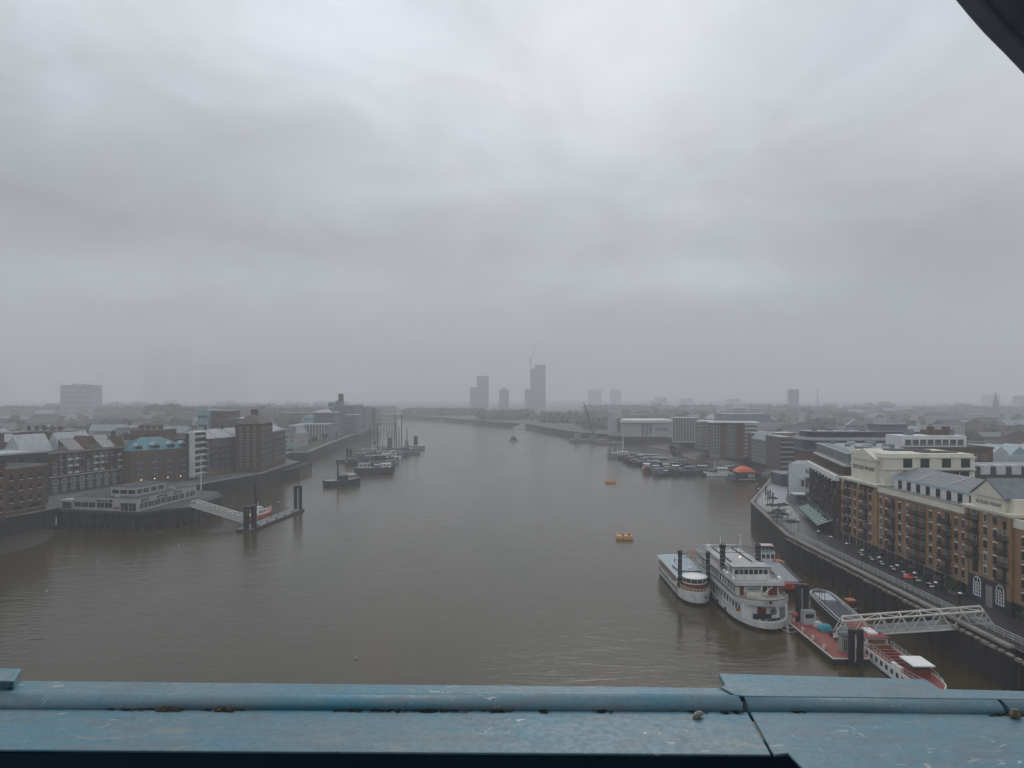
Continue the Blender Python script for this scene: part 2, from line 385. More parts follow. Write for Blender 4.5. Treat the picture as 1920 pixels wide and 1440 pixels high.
g.poly([(x, y, Q) for x, y in [(-4190,-100)] + LEFT_EDGE + [(-4190,1560)]][::-1])
g.poly([(x, y, Q) for x, y in RIGHT_EDGE + [(-4190,1980),(-4190,6140),(4190,6140),(4190,-100)]][::-1])
for q in range(2):
    if Vector((0,0,1)).dot((Vector(g.v[g.f[q][1]]) - Vector(g.v[g.f[q][0]])).cross(Vector(g.v[g.f[q][2]]) - Vector(g.v[g.f[q][1]]))) < -1e9: pass
struct(g.build('ground', land), 'dull built-up ground of the two river banks')
def ribbon(pts, z0, z1, th, b=None, m=0, side=1):
    b = b or MB(); P = [Vector(p[:2]) for p in pts]; off = []
    for i, p in enumerate(P):
        d = (P[min(i+1, len(P)-1)] - P[max(i-1, 0)]).normalized(); off.append(p + Vector((d.y, -d.x)) * th * side)
    rings = [[(p.x,p.y,z0),(o.x,o.y,z0),(o.x,o.y,z1),(p.x,p.y,z1)] for p, o in zip(P, off)]
    return b.loft(rings, m)
def rail(pts, z, h, step, r=0.035, bars=3):
    b = MB()
    for p, q in zip(pts, pts[1:]):
        p, q = Vector((*p[:2], z)), Vector((*q[:2], z)); n = max(1, int((q - p).length / step))
        for k in range(n + 1):
            c = p.lerp(q, k / n); b.tube(c, c + Vector((0,0,h)), r * 1.2, 5)
        for j in range(bars):
            u = Vector((0,0,h*(j+1)/bars)); b.tube(p + u, q + u, r, 5)
    return b
def river_wall(label, pts, side, z1=Q+0.02, extra=0.35, cop=None):
    t = thing('river_wall', label, 'wall', (pts[0][0], pts[0][1], 0))
    o = Vector(pts[0][:2]); lp = [(p[0]-o.x, p[1]-o.y) for p in pts]
    ribbon(lp, -1, z1, 0.9, side=side).build('wall_face', quaystone, t)
    ribbon(lp, z1, z1 + extra, 1.1, side=side).build('coping', cop or coping, t)
    return t
river_wall('dark near wall below the brown brick blocks, rising from the mud', LEFT_EDGE[1:4], 1)
river_wall('dark recessed wall between the timber pier and the jutting quay', LEFT_EDGE[3:8], 1, extra=0.3)
river_wall('long garden embankment wall with a pale coping line, running upriver', LEFT_EDGE[8:14], 1, extra=1.0, cop=concrete2)
river_wall('hazy far wall where the river turns behind the bend', LEFT_EDGE[13:17], 1, extra=0.6)
river_wall('tall black wet wall of the warehouse promenade', RIGHT_EDGE[1:4], -1, extra=0.4)
river_wall('black wet wall of the plaza beside the inlet mouth', RIGHT_EDGE[3:6], -1, extra=0.4)
river_wall('dark foreshore wall beneath the orange and glass apartments', RIGHT_EDGE[5:11], -1, extra=0.5)
river_wall('faint far wall below the wooded bend', RIGHT_EDGE[10:19], -1, extra=0.5)
# mud at low tide
struct(MB().loft([[(-180,-90,1.2),(-164,-90,-.25),(-164,-90,-.8),(-180,-90,-.8)],[(-176,140,1.1),(-160,140,-.25),(-160,140,-.8),(-176,140,-.8)],[(-172,205,1.1),(-154,201,-.25),(-154,201,-.8),(-172,205,-.8)],[(-171,240,1.0),(-148,240,-.25),(-148,240,-.8),(-171,240,-.8)],[(-166,262,1.0),(-156,262,-.25),(-156,262,-.8),(-166,262,-.8)]]).build('foreshore_mud', mud), 'brown mud bank at low tide below the near wall')
struct(MB().loft([[(177,440,1.5),(158,442,-.25),(158,442,-.8),(177,440,-.8)],[(169,482,1.5),(146,486,-.25),(146,486,-.8),(169,482,-.8)],[(158,546,1.5),(132,552,-.25),(132,552,-.8),(158,546,-.8)],[(161,646,1.5),(136,646,-.25),(136,646,-.8),(161,646,-.8)],[(156,731,1.5),(120,722,-.25),(120,722,-.8),(156,731,-.8)],[(79,816,1.5),(68,800,-.25),(68,800,-.8),(79,816,-.8)]]).build('foreshore_mud', mud), 'dark mud strip below the far apartments')
# promenade paving on the right bank, sheets above the ground
struct(MB().poly([(82.2,60,Q+.02),(82,216,Q+.02),(93.5,284,Q+.02),(120,284,Q+.02),(110,262,Q+.02),(97,216,Q+.02),(97,60,Q+.02)][::-1]).build('promenade', paving), 'wet dark promenade between the river rail and the brick warehouse')
struct(MB().poly([(88.4,248,Q+.03),(93.8,284,Q+.03),(137.4,383,Q+.03),(146,383,Q+.03),(108,292,Q+.03),(100,262,Q+.03),(96.5,248,Q+.03)][::-1]).build('plaza_paving', palepave), 'pale wet paving of the plaza at the quay corner')
struct(MB().poly([(-149,533,Q+.02),(-162,685,Q+.02),(-178,930,Q+.02),(-186,930,Q+.02),(-176,685,Q+.02),(-185,533,Q+.02)]).build('lawn', lawn), 'strip of garden lawn along the far embankment')
# ================================================================== FOREGROUND: the blue bridge ledge
def MBLUE():
    m = bpy.data.materials.new('blue_bridge_paint'); m.use_nodes = True
    t = m.node_tree; b = t.nodes['Principled BSDF']; b.inputs['Roughness'].default_value = 0.38; b.inputs['Specular IOR Level'].default_value = 0.5
    g = t.nodes.new('ShaderNodeNewGeometry')
    def nz(sc_, scale, detail, dist=0.0, loc=(0,0,0)):
        mp = t.nodes.new('ShaderNodeMapping'); mp.inputs['Scale'].default_value = sc_; mp.inputs['Location'].default_value = loc
        t.links.new(g.outputs['Position'], mp.inputs[0])
        n = t.nodes.new('ShaderNodeTexNoise'); n.inputs['Scale'].default_value = scale; n.inputs['Detail'].default_value = detail
        n.inputs['Roughness'].default_value = 0.65; n.inputs['Distortion'].default_value = dist
        t.links.new(mp.outputs[0], n.inputs['Vector']); return n.outputs['Fac']
    def mixc(fac, a, c):
        x = t.nodes.new('ShaderNodeMix'); x.data_type = 'RGBA'; t.links.new(fac, x.inputs['Factor'])
        for k, v in (('A', a), ('B', c)):
            if isinstance(v, tuple): x.inputs[k].default_value = (*v, 1)
            else: t.links.new(v, x.inputs[k])
        return x.outputs['Result']
    def band(v, lo, hi, to=1.0):
        r = t.nodes.new('ShaderNodeMapRange'); r.inputs[1].default_value = lo; r.inputs[2].default_value = hi; r.inputs[4].default_value = to
        t.links.new(v, r.inputs[0]); return r.outputs[0]
    c = mixc(band(nz((1,1.5,1), 2.2, 8), 0.36, 0.62), (0.070,0.265,0.37), (0.165,0.275,0.315))
    c = mixc(band(nz((0.5,5,5), 9, 9), 0.45, 0.72, 0.6), c, (0.22,0.31,0.34))
    c = mixc(band(nz((1,1,1), 90, 4, loc=(4,4,0)), 0.52, 0.75, 0.6), c, (0.06,0.13,0.17))
    c = mixc(band(nz((0.8,2.5,1), 5.5, 8, 0.8, (1,3,0)), 0.50, 0.62, 0.6), c, (0.165,0.205,0.215))
    c = mixc(band(nz((1,1.6,1), 3.1, 9, 1.5, (9,2,0)), 0.585, 0.64, 0.5), c, (0.33,0.335,0.31))
    def both(x, y):
        q = t.nodes.new('ShaderNodeMath'); q.operation = 'MULTIPLY'; t.links.new(x, q.inputs[0]); t.links.new(y, q.inputs[1]); return q.outputs[0]
    msk = band(nz((1,1,1), 2.6, 3, 0.5, (8,8,0)), 0.52, 0.60)
    c = mixc(both(msk, band(nz((1,2.2,1), 11, 7, 1.2, (2,7,0)), 0.625, 0.645, 0.9)), c, (0.60,0.60,0.57))
    c = mixc(both(msk, band(nz((1.6,0.5,1), 17, 7, 1.5, (6,1,0)), 0.645, 0.66, 0.8)), c, (0.55,0.56,0.55))
    c = mixc(band(nz((1,1,1), 30, 5, 1.0, (3,9,0)), 0.67, 0.69, 0.8), c, (0.05,0.045,0.04))
    t.links.new(c, b.inputs['Base Color'])
    n = nz((1,1,1), 40, 6)
    t.links.new(band(n, 0.3, 0.7, 0.25), b.inputs['Roughness'])
    rr = t.nodes.new('ShaderNodeMath'); rr.operation = 'ADD'; rr.inputs[1].default_value = 0.28
    t.links.new(band(n, 0.3, 0.7, 0.3), rr.inputs[0]); t.links.new(rr.outputs[0], b.inputs['Roughness'])
    bp = t.nodes.new('ShaderNodeBump'); bp.inputs['Strength'].default_value = 0.18; bp.inputs['Distance'].default_value = 0.004
    t.links.new(n, bp.inputs['Height']); t.links.new(bp.outputs[0], b.inputs['Normal'])
    return m
blue = MBLUE(); shadeblue = M('shaded_bridge_blue', (0.02, 0.06, 0.10), 0.5, 0.2, 3)  # apron tone: the blue paint darkened with the inner face's shade
ZT, ZP = 47.0, 46.97
led = thing('bridge_ledge', 'sky blue painted iron ledge of the bridge walkway with chipped paint, across the bottom', 'ledge', (0, 2.3, ZP))
def flat(pxs, z, th, name, mat=blue, sub=0.012):
    pts = [W(a, b_, z) for a, b_ in pxs]
    o = Vector((0, 2.3, ZP)); pts = [(p.x - o.x, p.y - o.y) for p in pts]
    c = sum((Vector(p) for p in pts), Vector((0,0))) / len(pts)
    area = sum(a[0]*b_[1]-b_[0]*a[1] for a, b_ in zip(pts, pts[1:]+pts[:1]))
    if area < 0: pts = pts[::-1]
    ob = MB().prism(pts, z - th - o.z, z - o.z).build(name, mat, led)
    bv = ob.modifiers.new('edge', 'BEVEL'); bv.width = 0.004; bv.segments = 2; bv.limit_method = 'ANGLE'
    return ob
flat([(-420,1271),(1346,1289),(1372,1303),(-420,1298)], ZT, 0.05, 'back_strip')
flat([(-420,1328),(1401,1334),(1446,1415),(-420,1403)], ZP, 0.008, 'ledge_plate')
flat([(1406,1334),(1451,1415),(1478,1412),(1505,1440),(1570,1510),(2350,1520),(2350,1352),(1925,1341),(1890,1336)], ZP + 0.002, 0.010, 'wide_plate')
flat([(1348,1262),(1735,1273),(1764,1291),(2350,1306),(2350,1316),(1400,1305),(1379,1303),(1351,1288),(1359,1283)], ZT + 0.003, 0.022, 'wing_plate')
flat([(-420,1246),(41,1253),(26,1277),(-420,1272)], ZT + 0.03, 0.03, 'wing_plate')
def bead(x0, y0, x1, y1, c0, c1, name):
    b = MB(); rings = []
    for (px, ptop, pcr) in ((x0, y0, c0), (x1, y1, c1)):
        A, B = W(px, ptop, ZT), W(px, pcr, ZP); A.x = B.x = XD(px, B.y)
        ring_ = []
        for k in range(9):
            a = math.pi / 2 * k / 8
            ring_.append((A.x, A.y - 2.3 - (A.y - B.y) * math.sin(a), (ZT - ZP + 0.001) * math.cos(a)))
        ring_ += [(A.x, B.y - 2.3, -0.03), (A.x, A.y - 2.3 + 0.01, -0.03)]
        rings.append(ring_)
    ob = b.loft(rings).build(name, blue, led)
    ob.data.polygons.foreach_set('use_smooth', [len(f.vertices) == 4 for f in ob.data.polygons]); return ob
bead(-420, 1298, 1394, 1304, 1328, 1335, 'bead_moulding'); bead(1404, 1304, 1886, 1311, 1335, 1341, 'bead_moulding'); bead(1896, 1311, 2350, 1318, 1342, 1348, 'bead_moulding')
MB().box(-3.2, W(960,1409,ZP).y - 2.3 + 0.012, -1.1, 2.2, W(960,1409,ZP).y - 2.3 + 0.09, -0.010).build('apron', shadeblue, led)
dirt = M('dark_moss_dirt', (0.03, 0.026, 0.02), 0.95, 0.5, 60); tuft = M('dry_straw_dirt', (0.20, 0.15, 0.10), 0.95, 0.5, 60)
def debris(spans, mat, label, hmax, n, zz=ZP + 0.003):
    b = MB()
    for (x0, x1, y) in spans:
        for k in range(int(n * (x1 - x0) / 100)):
            px = random.uniform(x0, x1); env = math.sin(math.pi * (px - x0) / (x1 - x0)) ** 0.5
            p = W(px, y + (px - x0) * 0.004 + random.uniform(-1, 4.5) , zz); r = random.uniform(0.002, 0.009) * env + 0.001
            a = random.uniform(0, 6.3); h = random.uniform(0.2, 1) * hmax * env
            q = [p + Vector((math.cos(a + i*2.1) * r * random.uniform(.6, 2.2), math.sin(a + i*2.1) * r * .8, 0)) for i in range(3)]
            t_ = p + Vector((random.uniform(-1,1) * r * 2, random.uniform(-.5,.5) * r, h))
            for i in range(3): b.poly([q[i], q[(i+1)%3], t_])
            b.poly(q)
    tag(b.build('dirt_litter', mat), label, 'dirt', kind='stuff')
debris([(200,262,1326),(250,345,1327),(620,700,1329),(690,760,1330),(752,890,1330),(1480,1512,1333),(375,460,1327),(1290,1330,1332),(1350,1398,1333),(1850,1888,1338),(900,960,1330),(1010,1030,1331),(1110,1150,1331)], dirt, 'dark moss and grime lodged in the crease of the blue ledge', 0.004, 70)
debris([(290,342,1328),(400,440,1328),(1888,1925,1338)], tuft, 'dry straw coloured nest scraps lodged on the blue ledge', 0.012, 200)
pb = MB(); rr = []
for j, (s_, z_) in enumerate(((.75,0),(1,.3),(.85,.75),(.4,1.0))):
    rr.append([(0.018*s_*math.cos(a)*(1+.25*math.sin(3*a+j)) + .003*j, 0.012*s_*math.sin(a), 0.020*z_) for a in [2*math.pi*k/9 for k in range(9)]])
pb.loft(rr); p = W(1307,1346,ZP+.001)
tag(pb.build('pebble', M('pale_stone', (0.45,0.40,0.34), 0.9, 0.3, 80), loc=p, rz=0.4), 'small pale brown stone lying on the blue ledge left of the seam', 'pebble')
p = W(1903,1345,ZP+.004)
tag(MB().loft([[(x*1.5*s_, y*1.1*s_, z_) for x, y, z_ in [(a_[0], a_[1], z0) for a_ in circ(0,0,0.012,8)]] for s_, z0 in ((.9,0),(1,.01),(.6,.026))]).build('pebble', M('rust_lump', (0.34,0.25,0.17), 0.95, 0.4, 60), loc=p), 'crumbly tan lump wedged in the ledge joint at the edge', 'lump')
# the covered walkway the photograph is taken from, and its corner gusset
wk = thing('bridge_walkway', 'dark enclosed footway of the bridge around the viewer', 'walkway', (0, -0.6, 46.2))
steel = M('dark_grey_steel', (0.20, 0.215, 0.25), 0.6, 0.25, 3)
MB().box(-6, -2.4, -.15, 6, 2.6, 0).build('walkway_floor', steel, wk)
MB().box(-6, -2.4, 3.6, 6, 1.9, 3.75).build('walkway_ceiling', steel, wk)
MB().box(-6, -2.55, 0, 6, -2.4, 3.75).build('back_wall', steel, wk)
MB().box(1.95, 1.75, 0, 2.1, 1.9, 3.6).build('side_post', steel, wk)
D0 = 1.85
gp = [(XD(px, D0), ZD(py, D0)) for px, py in [(1745,-60),(1786,0),(1812,32),(1842,66),(1880,104),(1922,148),(1980,205),(2040,255),(2230,400)]] + [(XD(2230, D0), ZD(-500, D0)), (XD(1745, D0), ZD(-500, D0))]
k0 = MB().prism(gp, 0, 0.07)
k0.v = [(x, D0 - .07 + z, y) for x, y, z in k0.v]; k0.f = [f[::-1] for f in k0.f]
go = k0.build('corner_gusset', steel); bv = go.modifiers.new('edge', 'BEVEL'); bv.width = 0.012; bv.segments = 2
tag(go, 'dark grey curved iron gusset at the upper right of the opening', 'gusset')
# ================================================================== LEFT BANK BUILDINGS
def bld(name, label, A, B, depth, h, wall, z0=Q, roof=None, parapet=None, group=None, cat='building'):
    L, o, rz = frame_of(A, B, z0); t = thing(name, label, cat, o, rz, group)
    MB().box(0, 0, 0, L, depth, h).build('wall', wall, t)
    if roof is not None:
        MB().box(0.3, 0.3, h + .003, L - .3, depth - .3, h + 0.12).build('roof', roof, t)
    if parapet is not None:
        b = MB(); e = 0.25
        b.box(-e, -e, h - .15, L + e, .25, h + .55).box(-e, depth - .25, h - .15, L + e, depth + e, h + .55)
        b.box(-e, .253, h - .15, .25, depth - .253, h + .55).box(L - .25, .253, h - .15, L + e, depth - .253, h + .55); b.build('parapet', parapet, t)
    return t, L
def chimney(t, x, y, z, mat=brown_brick, w=1.2, h=2.2):
    b = MB().box(x-w/2, y-.45, z, x+w/2, y+.45, z+h).box(x-w/2-.12, y-.57, z+h+.002, x+w/2+.12, y+.57, z+h+.2)
    for k in range(3): b.tube((x-w/3+k*w/3, y, z+h+.2), (x-w/3+k*w/3, y, z+h+.75), .16, 6)
    return b.build('chimney', mat, t)
def skylights(t, xs, y, z, w=1.2, d=.9):
    for x in xs: MB().box(x-w/2, y, z, x+w/2, y+d, z+.35, 0).box(x-w/2+.08, y+.08, z+.351, x+w/2-.08, y+d-.08, z+.37, 1).build('skylight', [white, glass2], t)
# --- far left corner block with a white rooftop bay
t, L = bld('brick_block', 'red brown brick block with a white glazed rooftop bay, cut by the left frame edge', (-178,205), (-166.5,243), 24, 18.0, brown_brick, parapet=brown_brick, roof=roofdark)
wm1 = win_mesh(1.1, 1.9, dark_brick, glass, lint=stock2, sill=offwhite)
grid(t, [L-1.6-2.6*k for k in range(5)], [3, 6.6, 10.4, 14.2], wm1)
bay = MB().prism(circ(L-4, 5, 4.2, 8), 18.1, 20.4).prism(circ(L-4, 5, 4.6, 8), 20.403, 20.8).build('rooftop_bay', white, t)
MB().prism(circ(L-4, 5, 4.6, 8), 20.8, 22.4, top=circ(L-4, 5, 1.0, 8)).build('bay_roof', palegrey, bay)
for k in range(8):
    a = 2*math.pi*(k+.5)/8; c_ = 4.2*math.cos(math.pi/8)
    MB().box(-.95, -.06, 0, .95, .05, 1.5).build('bay_window', glass, bay, (L-4+c_*math.cos(a), 5+c_*math.sin(a), 18.6), a+R(90))
# --- brown gabled office
t, L = bld('brick_block', 'brown brick block with pairs of white barred windows over a wide ground arch', (-170.6,248), (-166.8,265), 26, 16.2, brown_brick, parapet=coping, roof=roofdark)
wm2 = win_mesh(1.25, 2.1, dark_brick, glass, bars=(1,1), lint=stock, sill=white)
grid(t, lin(1.2, L-1.0, 4), [4.6, 8.5, 12.2], wm2)
for x in (L*.3, L*.72):
    MB().prism(circ(x, 2.0, 2.1, 14, 1.5)[:8] , -.05, .05).build('ground_arch', glass, t).rotation_euler = (R(90), 0, 0)
MB().box(0, -.12, 1.6, L, 0.1, 1.85).build('string_course', coping, t)
# black glazed link tower between the two, slightly back
t, L = bld('link_tower', 'black clad link tower with pale roof edge behind the brown brick block', (-188,258), (-178,284), 20, 19.5, roofdark, roof=palegrey, parapet=palegrey)
grid(t, lin(1, L-1, 4), [4, 8, 12, 16], win_mesh(2.2, 1.6, ironrail, glass))
# --- long dark warehouse with glazed roofs
A, B = (-189.5,303), (-178,348)
t, L = bld('brick_warehouse', 'long dark brick warehouse with white balconies, an arcade and glazed attic roofs', A, B, 26, 17.0, dark_brick)
MB().box(-.3, -.5, 17.003, L+.3, .6, 17.7).build('cornice', coping, t)
wbal = win_mesh(1.5, 1.9, offwhite, glass2, bars=(1,0), sill=offwhite)
xs = lin(1.0, L-.8, 13)
grid(t, xs, [8.4, 11.3, 14.0], wbal, skip=lambda i, j: (i*7+j*3) % 5 == 1)
for i, x in enumerate(xs):
    for j, z in enumerate((8.4, 11.3, 14.0)):
        if i % 4 in (2, 3): MB().box(x-1.1, -.95, z-.2, x+1.1, 0, z-.05).box(x-1.1, -.95, z-.05, x+1.1, -.87, z+.75).build('balcony', offwhite, t)
MB().box(-.1, -.3, 7.3, L+.1, .1, 7.6).build('string_course', offwhite, t)
for x in lin(0.5, L-.5, 10):
    b = MB(); n = 10; w_ = 1.55
    arc = [(x + w_*math.cos(math.pi*k/n), 4.6 + w_*1.15*math.sin(math.pi*k/n)) for k in range(n+1)] + [(x-w_, .6), (x+w_, .6)]
    b.prism(arc, 0, .06); b.v = [(p[0], -.05 + p[2], p[1]) for p in b.v]; b.f = [f[::-1] for f in b.f]
    o = b.build('arcade_window', glass2, t)
    f = MB()
    for k in range(n): f.tube((arc[k][0], -.09, arc[k][1]), (arc[k+1][0], -.09, arc[k+1][1]), .1, 5)
    for dx_ in (-.8, 0, .8): f.tube((x+dx_, -.1, .6), (x+dx_, -.1, 5.6 if dx_ else 6.3), .07, 5)
    for z in (1.9, 3.2, 4.6): f.tube((x-w_, -.1, z), (x+w_, -.1, z), .07, 5)
    f.build('arch_glazing_bars', offwhite, o)
def glassroof(t, x0, x1, y0, y1, z0, z1, tilt):
    # mono slope of glass with pale glazing bars
    b = MB().poly([(x0, y0, z0), (x1, y0, z0), (x1+tilt, y1, z1), (x0+tilt, y1, z1)]); b.poly([(x0, y0, z0-.12), (x0+tilt, y1, z1-.12), (x1+tilt, y1, z1-.12), (x1, y0, z0-.12)])
    b.poly([(x0,y0,z0),(x0+tilt,y1,z1),(x0+tilt,y1,z0)]).poly([(x1,y0,z0),(x1+tilt,y1,z0),(x1+tilt,y1,z1)])
    o = b.build('glazed_roof', skyglass, t); f = MB(); n = 7
    for k in range(n+1):
        x = x0+(x1-x0)*k/n; f.tube((x, y0, z0+.08), (x+tilt, y1, z1+.08), .085, 4)
    for k in range(5):
        u = k/4; f.tube((x0+tilt*u, y0+(y1-y0)*u, z0+(z1-z0)*u+.09), (x1+tilt*u, y0+(y1-y0)*u, z0+(z1-z0)*u+.09), .085, 4)
    f.build('glazing_bars', palegrey, o)
glassroof(t, 11.5, 19, 1.5, 9, 17.8, 22.4, 1.5); glassroof(t, 29.5, 37, 1.5, 9, 17.8, 23.0, 1.5)
def balustrade(t, x0, x1, y, z):
    f = MB()
    for k in range(9): f.tube((x0+(x1-x0)*k/8, y, z), (x0+(x1-x0)*k/8, y, z+2.0), .06, 4)
    for k in range(4): f.tube((x0, y, z+.3+k*.55), (x1, y, z+.3+k*.55), .06, 4)
    f.build('terrace_trellis', palegrey, t)
balustrade(t, 3, 11, 1.6, 17.75); balustrade(t, 21, 28.5, 1.6, 17.75)
gable(9, 9, 17.1, 6.2, 'y', x0=20, y0=2.5).build('attic_gable', brown_brick, t); gable(5, 9, 17.1, 5.0, 'y', x0=38.6, y0=2.5).build('attic_gable', brown_brick, t)
chimney(t, 41.5, 7, 21.2, brown_brick, 1.6, 3)
for x0, l_ in ((-2, 15), (18, 17)):
    gable(l_, 9, 17.4, 7.4, 'x', x0=x0, y0=12).build('rear_roof', palegrey, t)
for x in (7, 16.5, 25, 34): MB().box(x-.35, -.12, 7.6, x+.35, .0, 17).build('downpipe_strip', black, t)
# --- apartment block with turquoise roof
A, B = (-174,337), (-157,362)
t, L = bld('brick_apartments', 'brown brick apartments under a turquoise mansard roof with dormers', A, B, 22, 15.6, MBRICK('umber_brick', (0.15,0.10,0.062), (0.12,0.08,0.052), (0.13,0.11,0.09)))
hip(L, 20, 15.62, 5.6, .2).build('roof', teal, t)
wm3 = win_mesh(1.2, 1.7, bluegrey, glass2, bars=(1,0))
grid(t, lin(.8, L-.8, 10), [1.6, 4.4, 7.2, 10.0, 12.8], wm3)
for k in range(4):
    x = 4 + k * 7.2
    for z in (4.2, 7.0, 9.8): MB().box(x-1.3, -1.0, z-.15, x+1.3, 0, z).box(x-1.3, -1.0, z, x+1.3, -.93, z+.9).build('balcony', bluegrey, t)
for x, w_ in ((5, 3), (13, 4), (21, 3.4), (27, 3)):
    d_ = gable(w_, 4, 17.8, 1.4, 'y', .15, x-w_/2, 1.2).build('dormer', tealp, t); MB().box(x-w_/2, 1.3, 15.7, x+w_/2, 5, 17.8).build('dormer_cheek', teal, d_); MB().box(x-w_/2+.4, 1.22, 16.1, x+w_/2-.4, 1.29, 17.5).build('pane', glass, d_)
for x in (6, 10, 15, 20): chimney(t, x, 14, 20, brown_brick, 2.8, 2.4)
for x in (5, 11.5, 18, 24.5): MB().ball((x, -.35, 2.2), .26, 8).build('lit_wall_lamp', lit, t)
for x in (2.5, 9.6, 16.8, 24, 29): MB().box(x-.3, -.1, 0, x+.3, 0, 15.6).build('brick_pier', brown_brick, t)
# --- slim white balcony tower
t, L = bld('balcony_tower', 'slim white framed tower of stacked balconies beside the turquoise roof', (-154.6,358.5), (-153.2,370.5), 4.0, 22.6, roofdark, roof=palegrey)
for k in range(7): MB().box(-.6, -1.4, 2.6+3*k, L+.2, 0, 2.85+3*k).box(-.6, -1.4, 2.85+3*k, L*.7, -1.33, 3.7+3*k).build('balcony', offwhite, t)
MB().box(-1.2, -1.45, 1.5, -.603, 1.3, 23).box(-1.2, -1.45, 23.003, L+.4, 4, 23.35).build('white_frame', offwhite, t)
grid(t, lin(.8, L-.8, 4), [3.0+3*k for k in range(6)], win_mesh(2.6, 2.0, grey, glass))
# --- dark flats with pitched roofs
t, L = bld('riverside_flats', 'dark riverside flats with grey pitched roofs and blue balcony tiers', (-155,376), (-143.6,421), 22, 19, plum_brick)
for x0, l_ in ((0, 8), (9, 13), (23, 13), (37, L-37)): gable(l_, 15, 19.0, 4.4, 'x', .2, x0).build('roof', leadroof, t)
grid(t, lin(.6, L-.6, 16), [2.2, 5.2, 8.2, 11.2, 14.2, 16.7], win_mesh(1.3, 1.9, palegrey, glass2, bars=(1,0)), skip=lambda i, j: (i + j) % 6 == 5)
for k in range(6):
    x = 4.5 + 7.1*k
    for z in (5, 8, 11, 14): MB().box(x-2.1, -1.5, z-.2, x+2.1, 0, z).box(x-2.1, -1.5, z, x+2.1, -1.42, z+1).build('balcony', bluebal, t)
for x in (8.5, 22.5, 36.5): chimney(t, x, 7.5, 20, brown_brick, 1.3, 4.6)
MB().box(0.4, -.12, 0.2, L-.4, 0, 1.9).build('ground_arcade', M('arcade_tan', (0.22,0.15,0.08), 0.8, 0.5, .5), t)
# --- gabled brown tower at the quay corner
t, L = bld('gabled_tower', 'tall brown brick riverside tower with a pyramid roof and turret top at the quay corner', (-134.5,395), (-136,420), 13, 26, umber2)
hip(L, 13, 26, 5.2, .5).build('roof', M('brown_tile_roof', (0.12,0.10,0.09), .8, .25, 1), t)
MB().box(L/2-1.6, 5, 29.5, L/2+1.6, 8, 33).box(L/2-1.9, 4.7, 33.003, L/2+1.9, 8.3, 33.4).build('turret', brown_brick, t)
wt = win_mesh(1.2, 1.9, palegrey, glass2, bars=(1,0), lint=coping)
grid(t, lin(1, L-1, 7), [3.0+3.2*k for k in range(7)], wt)
grid(t, lin(1, 12, 3), [3.0+3.2*k for k in range(7)], wt, 0, R(-90))
for k in range(2):
    x = 6 + 13*k
    for z in (6, 9.2, 12.4, 15.6, 18.8): MB().box(x-2, -1.3, z-.2, x+2, 0, z).box(x-2, -1.3, z, x+2, -1.22, z+1).build('balcony', bluebal, t)
t, L = bld('riverside_flats', 'red brown riverside block with a pyramid roofed end, right of the gabled tower', (-136.2,421), (-138.5,452), 20, 20.5, umber2)
hip(L, 20, 20.5, 4.6, .4).build('roof', leadroof, t)
grid(t, lin(1, L-1, 8), [3.6+3.1*k for k in range(6)], wt)
for k in range(3):
    for z in (9.6, 12.7, 15.8): MB().box(5+9*k, -1.3, z-.2, 9.5+9*k, 0, z).box(5+9*k, -1.3, z, 9.5+9*k, -1.22, z+1).build('balcony', bluebal, t)
# --- generic front-facing block from pixels: base row gives the distance
def pix(name, label, px0, px1, pyb, pyt, depth, wall, roof=None, rows=0, cols=0, wm_=None, parapet=None, d=None, yaw=0, cat='building', group=None, side=True):
    d = d or F * (CAMZ - Q) / (pyb - HZ); h = ZD(pyt, d) - Q
    A, B = (XD(px0, d), d), (XD(px1, d), d + (XD(px1, d) - XD(px0, d)) * math.tan(R(yaw)))
    t, L = bld(name, label, A, B, depth, h, wall, roof=roof, parapet=parapet, cat=cat, group=group)
    if rows:
        zs = lin(.6, h - .6, rows); zs = [z - (h/rows) * .3 for z in zs]
        grid(t, lin(.6, L - .6, cols), zs, wm_)
        if side and depth / max(L, 1) < 4:
            n = max(2, int(depth / (L / cols))); n = min(n, 8)
            if A[0] < 0: grid(t, lin(1, depth-1, n), zs, wm_, L, R(90))
            else: grid(t, lin(1, depth-1, n), zs, wm_, 0, R(-90))
    return t, L, h
wg = win_mesh(2.2, 2.0, palegrey, glass2, bars=(1,0)); wl = win_mesh(4.2, 1.8, offwhite, glass2, bars=(2,0)); wsm = win_mesh(1.6, 1.9, grey, glass)
pix('glass_tower_block', 'pale turquoise glazed block standing behind the slate roofed flats', 370, 390, 824, 769, 30, tealp, palegrey, 5, 3, wg, d=500)
pix('office_block', 'mauve brown block with an overhanging flat roof, beside the turquoise glazed block', 391, 424, 824, 771, 26, plum_brick, leadroof, 4, 5, wg, d=505)
pix('office_block', 'low stepped bluish block with a pale roof edge behind the gabled tower', 425, 472, 830, 785, 30, bluegrey, offwhite, 3, 7, wg, d=520)
pix('brown_terrace', 'long hazy brown terrace behind the white river flats', 522, 572, 812, 774, 30, plum_brick, leadroof, 3, 8, wsm, d=960)
t, L, h = pix('white_river_flats', 'white river flats with banded balconies at the garden edge', 545, 561, 829, 797, 40, offwhite, palegrey, 4, 2, wl, d=655)
for k in range(4): MB().box(-1, -1.6, 3+k*3.6, L+.5, 0, 3.3+k*3.6).box(-1, -1.6, 3.3+k*3.6, L+.5, -1.5, 4.2+k*3.6).build('balcony', white, t)
t, L, h = pix('glass_river_flats', 'blue grey glazed flats with white uprights, right of the white river flats', 561, 612, 826, 796, 34, bluegrey, palegrey, 4, 12, wg, d=675)
for x in lin(0, L, 9): MB().box(x-.3, -1.2, .5, x+.3, -.6, h).build('upright', offwhite, t)
